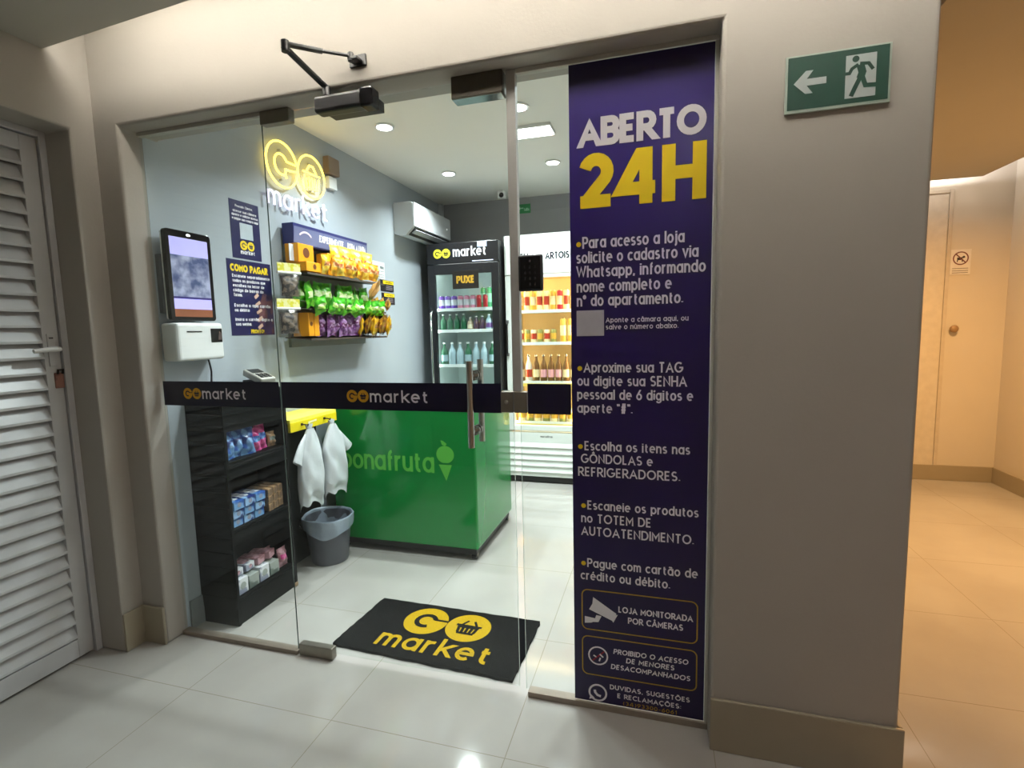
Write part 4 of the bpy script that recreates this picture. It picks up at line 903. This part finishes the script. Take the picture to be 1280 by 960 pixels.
# ------------------------------------------------------------------ drinks coolers
def ledarea(name, loc, power, sx, sy, color, aim): return area(name, loc, power, sx, color, aim, sy)
FB = mat('cooler_black', '15161b', .35, vary=.08); SHW = mat('shelf_white', 'e2e8e6', .35, vary=.02)
INC = mat('cooler_liner', 'c3cfcd', .5, vary=.02); INW = mat('warm_liner', 'd8bd8a', .5, vary=.02)
def cooler(name, label, loc, x0, x1, yf, yb, zt, zd0, zd1, body, liner, z_head0, shelves, frame_w, handle_x, led, ledcol, fr_l=None):
    o = thing(name, label, 'drinks cooler', loc)
    w_ = .035
    m = MB(); m.box(x0, x0 + w_, yf + .05, yb, .05, zt); m.box(x1 - w_, x1, yf + .05, yb, .05, zt); m.box(x0 + w_, x1 - w_, yf + .05, yb, zt - .04, zt)
    m.box(x0 + w_, x1 - w_, yf + .05, yb, .05, zd0 - .02); m.box(x0 + w_, x1 - w_, yb - .03, yb, zd0 - .02, zt - .04); m.build('cabinet', body, o, bevel=.004)
    m = MB(); m.box(x0 + w_, x0 + w_ + .006, yf + .055, yb - .03, zd0 - .02, z_head0 + .02); m.box(x1 - w_ - .006, x1 - w_, yf + .055, yb - .03, zd0 - .02, z_head0 + .02); m.box(x0 + w_, x1 - w_, yb - .037, yb - .031, zd0 - .02, z_head0 + .02); m.box(x0 + w_, x1 - w_, yf + .06, yb - .03, z_head0, z_head0 + .006)
    m.build('inner_liner', liner, o)
    m = MB(); m.box(x0, x1, yf, yf + .05, z_head0, zt); hd_ = m.build('header_panel', body, o, bevel=.006)
    fw = frame_w
    m = MB(); m.box(x0 + .004, x0 + fw, yf, yf + .045, zd0, z_head0 - .006); m.box(x1 - fw, x1 - .004, yf, yf + .045, zd0, z_head0 - .006); m.box(x0 + fw, x1 - fw, yf, yf + .045, zd1, z_head0 - .006); m.box(x0 + fw, x1 - fw, yf, yf + .045, zd0, zd0 + .05)
    dr = m.build('door_frame', body, o, bevel=.003)
    MB().box(x0 + fw, x1 - fw, yf + .015, yf + .021, zd0 + .05, zd1).build('door_glass', COOLGLASS, dr)
    for z in shelves:
        s_ = MB(); s_.box(x0 + w_ + .01, x1 - w_ - .01, yf + .09, yb - .04, z - .008, z); s_ = s_.build('wire_shelf', SHW, o)
        MB().box(x0 + w_ + .01, x1 - w_ - .01, yf + .082, yf + .089, z - .016, z + .014).build('price_rail', SHW, s_)
    for sx in (x0 + .05, x1 - .05):
        for sy in (yf + .1, yb - .06): MB().lathe((sx, sy, 0), [(.022, 0), (.022, .012), (.012, .016), (.012, .052)], 14).build('levelling_foot', BLACK, o, smooth=40)
    ledarea(name + '_tube_light', ((x0 + x1) / 2, yf + .13, z_head0 - .014), led * .25, (x1 - x0) * .7, .04, ledcol, (0, .35, -1))
    for sg, xs in ((1, x0 + .05), (-1, x1 - .05)): ledarea(name + '_side_light', (xs, yf + .075, (zd0 + z_head0) / 2), led * .5, .03, z_head0 - zd0 - .1, ledcol, (sg * .8, .8, 0))
    m = MB(); m.box(x0 + .1, x1 - .1, yf + .075, yf + .1, z_head0 - .012, z_head0 + .0); m.build('tube_lamp', mat(name + '_tube', 'ffffff', .5, emit='ffffff', estr=3), o)
    return o, hd_, dr
x0, x1, yf = .13, .862, 2.76
f1, h1, fd1 = cooler('black_cooler', 'black glass-door drinks cooler with shop logo header at the back of the shop', (.5, 3.1, 0), x0, x1, yf, 3.42, 2.345, .30, 2.05, FB, INC, 2.15, (1.715, 1.505, 1.16, .82, .5), .075, None, 4, (.88, 1, .95))
yl = sheet((0, yf - .0006, 0), UX, UZ); dk = sheet((0, yf - .0012, 0), UX, UZ); logo_badge(yl, dk, .245, 2.248, .044); e = yl.build('logo_badge', mat('lit_yellow', 'e8e23a', .4, emit='e8e23a', estr=.3), h1); dk.build('basket_emblem', FB, e)
t = sheet((0, yf - .0006, 0), UX, UZ); text(t, 'market', .405, 2.212, .092, x1=.745, weight=.155); t.build('logo_lettering', mat('lit_white', 'e8e8ee', .4, emit='ffffff', estr=.2), h1)
t = sheet((0, yf - .0006, 0), UX, UZ); t.poly([(.655, 2.29), (.75, 2.29), (.75, 2.34), (.655, 2.34)]); t.build('energy_label', mat('pale_blue_label', 'b9cdee', .4), h1)
t = sheet((0, yf - .0006, 0), UX, UZ); t.ribbon([(.60, 2.163), (.81, 2.163)], .008); t.build('pale_seam', mat('seam_white', 'dfe4ff', .3), h1)  # plain pale line low on the header
MB().box(.395, .662, yf - .006, yf - .001, 1.905, 2.075).build('pull_sign', mat('dark_sign', '17120e', .4), fd1, bevel=.001)
t = sheet((0, yf - .0068, 0), UX, UZ); text(t, 'PUXE', .435, 1.957, .072, x1=.622, weight=.24); t.build('pull_lettering', mat('gold_letter', 'b98f2a', .4), fd1)
MB().tube([(.17, yf, 1.70), (.17, yf - .04, 1.68), (.17, yf - .045, 1.3), (.17, yf - .04, .95), (.17, yf, .93)], .011, 10).build('door_handle', CHROME, fd1, smooth=60)

x0, x1, yf = .885, 1.62, 2.87
WB = mat('cooler_white', 'e4e8e2', .35, vary=.02)
f2, h2, fd2 = cooler('white_cooler', 'white glass-door beer cooler with warm lit shelves at the back', (1.25, 3.15, 0), x0, x1, yf, 3.425, 2.39, .52, 1.985, WB, INW, 2.02, (1.675, 1.365, .985, .585), .07, None, 13, (1, .76, .42))
t = sheet((0, yf - .0008, 0), UX, UZ); t.poly([(x0 + .02, 2.03), (x1 - .02, 2.03), (x1 - .02, 2.375), (x0 + .02, 2.375)]); t.build('lit_header_face', mat('lit_header', 'ffffff', .4, emit='f4fff6', estr=.5), h2)
t = sheet((0, yf - .0016, 0), UX, UZ); text(t, 'STELLA', .965, 2.15, .066, x1=1.19, weight=.2); text(t, 'ARTOIS', 1.285, 2.15, .066, x1=1.515, weight=.2); t.build('header_lettering', mat('dark_header_ink', '0c1a24', .5, spec=.1), h2)
m = MB(); m.box(x0 + .005, x1 - .005, yf + .005, yf + .05, .06, .50); gr = m.build('lower_panel', WB, f2, bevel=.004)
m = MB()
for k in range(5): m.prism([(x0 + .01, yf + .006, .10 + k * .062), (x0 + .01, yf - .012, .108 + k * .062), (x0 + .01, yf - .012, .113 + k * .062), (x0 + .01, yf + .006, .152 + k * .062)], (x1 - x0 - .02, 0, 0))
m.build('vent_slats', WB, gr); MB().box(x0 + .005, x1 - .005, yf + .0, yf + .05, .012, .055).build('kick_plate', BLACK, gr)
t = sheet((0, yf + .0042, 0), UX, UZ); text(t, 'metalfrio', 1.21, .452, .022, x1=1.33, weight=.18); t.build('maker_lettering', BLACK, gr)
m = MB(); m.box(.898, .914, yf - .042, yf - .024, 1.27, 1.56); m.build('door_handle', BLACK, fd2, bevel=.004)
for z in (1.25, 1.565): MB().box(.895, .918, yf - .036, yf, z, z + .03).build('handle_mount', mat('mount_grey', '4a4c4e', .4), fd2, bevel=.003)
m = MB(); m.box(x0 + .045, x1 - .045, yf + .078, yf + .081, .545, .575); m.build('yellow_price_rail', mat('warm_rail', 'e8cf62', .4), f2)
m = MB(); m.box(x0 + .045, x1 - .045, yf + .078, yf + .081, .945, .975); m.build('yellow_price_rail', mat('warm_rail', 'e8cf62', .4), f2)

PROTO = {}
def drink(kind, r, h, m1, m2, loc, label, group):
    key = (kind, r, h, m1.name, m2.name)
    if key not in PROTO:
        o = thing(kind, label, 'drink can' if 'can' in kind else 'bottle', (0, 0, 0), group)
        c = (0, 0, 0)
        if 'can' in kind:
            MB().lathe(c, [(r * .78, 0), (r * .98, .008), (r, .016), (r, h - .014), (r * .8, h - .003)], 20).build('can_body', m1, o, smooth=50)
            MB().lathe(c, [(r * .8, h - .004), (r * .82, h), (r * .74, h), (r * .72, h - .004), (0.001, h - .004)], 16).build('can_lid', CHROME, o, smooth=50)
            MB().lathe(c, [(r * 1.006, h * .3), (r * 1.006, h * .72)], 20).build('printed_band', m2, o, smooth=50)
        else:
            MB().lathe(c, [(r * .9, 0), (r, .01), (r, h * .55), (r * .8, h * .66), (r * .38, h * .8), (r * .36, h * .95), (0.001, h * .95)], 20).build('bottle_body', m1, o, smooth=60)
            MB().lathe(c, [(r * .44, h * .93), (r * .44, h), (0.001, h)], 14).build('bottle_cap', CHROME if 'beer' in kind else WHITEP, o, smooth=40)
            MB().lathe(c, [(r * 1.008, h * .18), (r * 1.008, h * .46)], 20).build('bottle_label', m2, o, smooth=50)
        PROTO[key] = o; o.location = Vector(loc) * S; return o
    return copy_thing(PROTO[key], loc, label, group)
c_ = lambda n, a, b=None, **k: mat(n, a, .28, vary=.06, **k)
PUR = c_('purple_can', '6d3fb0'); PNC = c_('pink_can', 'd98aa6'); REDC = c_('red_can', 'b3202e'); GRC = c_('green_can', '3fa06a'); MNT = c_('mint_label', 'a4dcc0'); SIL = c_('silver_label', 'cfd3da')
GBT = c_('green_bottle', '1f5a3c'); DBT = c_('dark_bottle', '3a2a48'); CBT = c_('clear_bottle', '9db4bc'); LBL = c_('cream_label', 'd8d2b4'); PLB = c_('violet_label', '6a4a86'); TBT = c_('tan_bottle', 'a99a84')
GLD = c_('gold_can', 'd9a63c'); CRM = c_('cream_can', 'ead9a8'); RDL = c_('red_label', 'b8402c'); BRB = c_('amber_bottle', '6e4a22'); WHB = c_('white_bottle', 'e6dcc8'); PKL = c_('pink_label', 'd9a0a8'); OLV = c_('olive_can', '8a8a4a')
g1 = 'drinks in the black cooler'
YF = 2.76 + .135
row = [(PUR, SIL, 'purple')] * 3 + [(PNC, SIL, 'pink')] * 3 + [(REDC, SIL, 'red')] * 2
for i, (a, b, nm) in enumerate(row):
    drink('drink_can', .03, .135, a, b if nm != 'red' else REDC, (.215 + i * .0665, YF, 1.716), f"{nm} can on black cooler's top shelf, {ORD[i]} from the left", g1)
for i in range(3): drink('tall_can', .027, .205, GRC, MNT, (.745 - .062 * (2 - i) + .03, YF + .01, 1.716), f"tall green can on black cooler's top shelf, {ORD[i]} from the red cans", g1)
for i in range(4): drink('soda_bottle', .031, .165, GBT, GBT, (.225 + i * .072, YF, 1.506), f"green bottle on black cooler's second shelf, {ORD[i]} from the left", g1)
drink('soda_bottle', .03, .13, TBT, LBL, (.51, YF, 1.506), "short tan bottle on black cooler's second shelf, beside the green bottles", g1)
for i in range(2): drink('soda_bottle', .03, .14, DBT, DBT, (.575 + .062 * i, YF, 1.506), f"dark violet bottle on black cooler's second shelf, {ORD[i]} from the tan bottle", g1)
for i in range(2): drink('soda_bottle', .033, .155, CBT, PLB, (.705 + .07 * i, YF, 1.506), f"clear bottle with violet label on black cooler's second shelf, {ORD[i]} from the dark bottles", g1)
for i in range(7): drink('water_bottle', .036, .23, CBT if i % 3 else GBT, CBT, (.225 + i * .085, YF, 1.161), f'''{"clear" if i % 3 else "green"} water bottle on black cooler's third shelf, {ORD[i]} from the left''', g1)
g2 = 'drinks in the white cooler'
YF = 2.87 + .13
for i in range(9):
    a, b, nm = [(GLD, CRM, 'gold'), (CRM, RDL, 'cream'), (REDC, CRM, 'red')][(0, 1, 0, 1, 1, 0, 2, 1, 2)[i]]
    drink('tall_can', .028, .195, a, b, (1.0 + i * .066, YF, 1.676), f"tall {nm} can on white cooler's top shelf, {ORD[i]} from the handle side", g2)
for i in range(6):
    a, b, nm = [(CRM, RDL, 'cream'), (OLV, GLD, 'olive')][i % 2]
    drink('drink_can', .029, .135, a, b, (1.0 + i * .066, YF, 1.366), f"short {nm} can on white cooler's second shelf, {ORD[i]} from the handle side", g2)
for i in range(2): drink('tall_can', .032, .235, GLD, CRM, (1.425 + i * .075, YF, 1.366), f"extra tall gold can on white cooler's second shelf, {ORD[i]} from the short cans", g2)
for i in range(8):
    a, b, nm = [(BRB, CRM, 'amber'), (WHB, RDL, 'white'), (BRB, PKL, 'pink labelled')][(0, 1, 0, 2, 2, 2, 0, 0)[i]]
    drink('beer_bottle', .033, .27, a, b, (1.0 + i * .075, YF, .986), f"{nm} beer bottle on white cooler's third shelf, {ORD[i]} from the handle side", g2)
for i in range(7):
    drink('drink_can', .036, .14, OLV if i % 2 else CRM, GLD, (1.0 + i * .082, YF, .586), f'''{"olive" if i % 2 else "cream"} can on white cooler's lowest shelf, {ORD[i]} from the handle side''', g2)
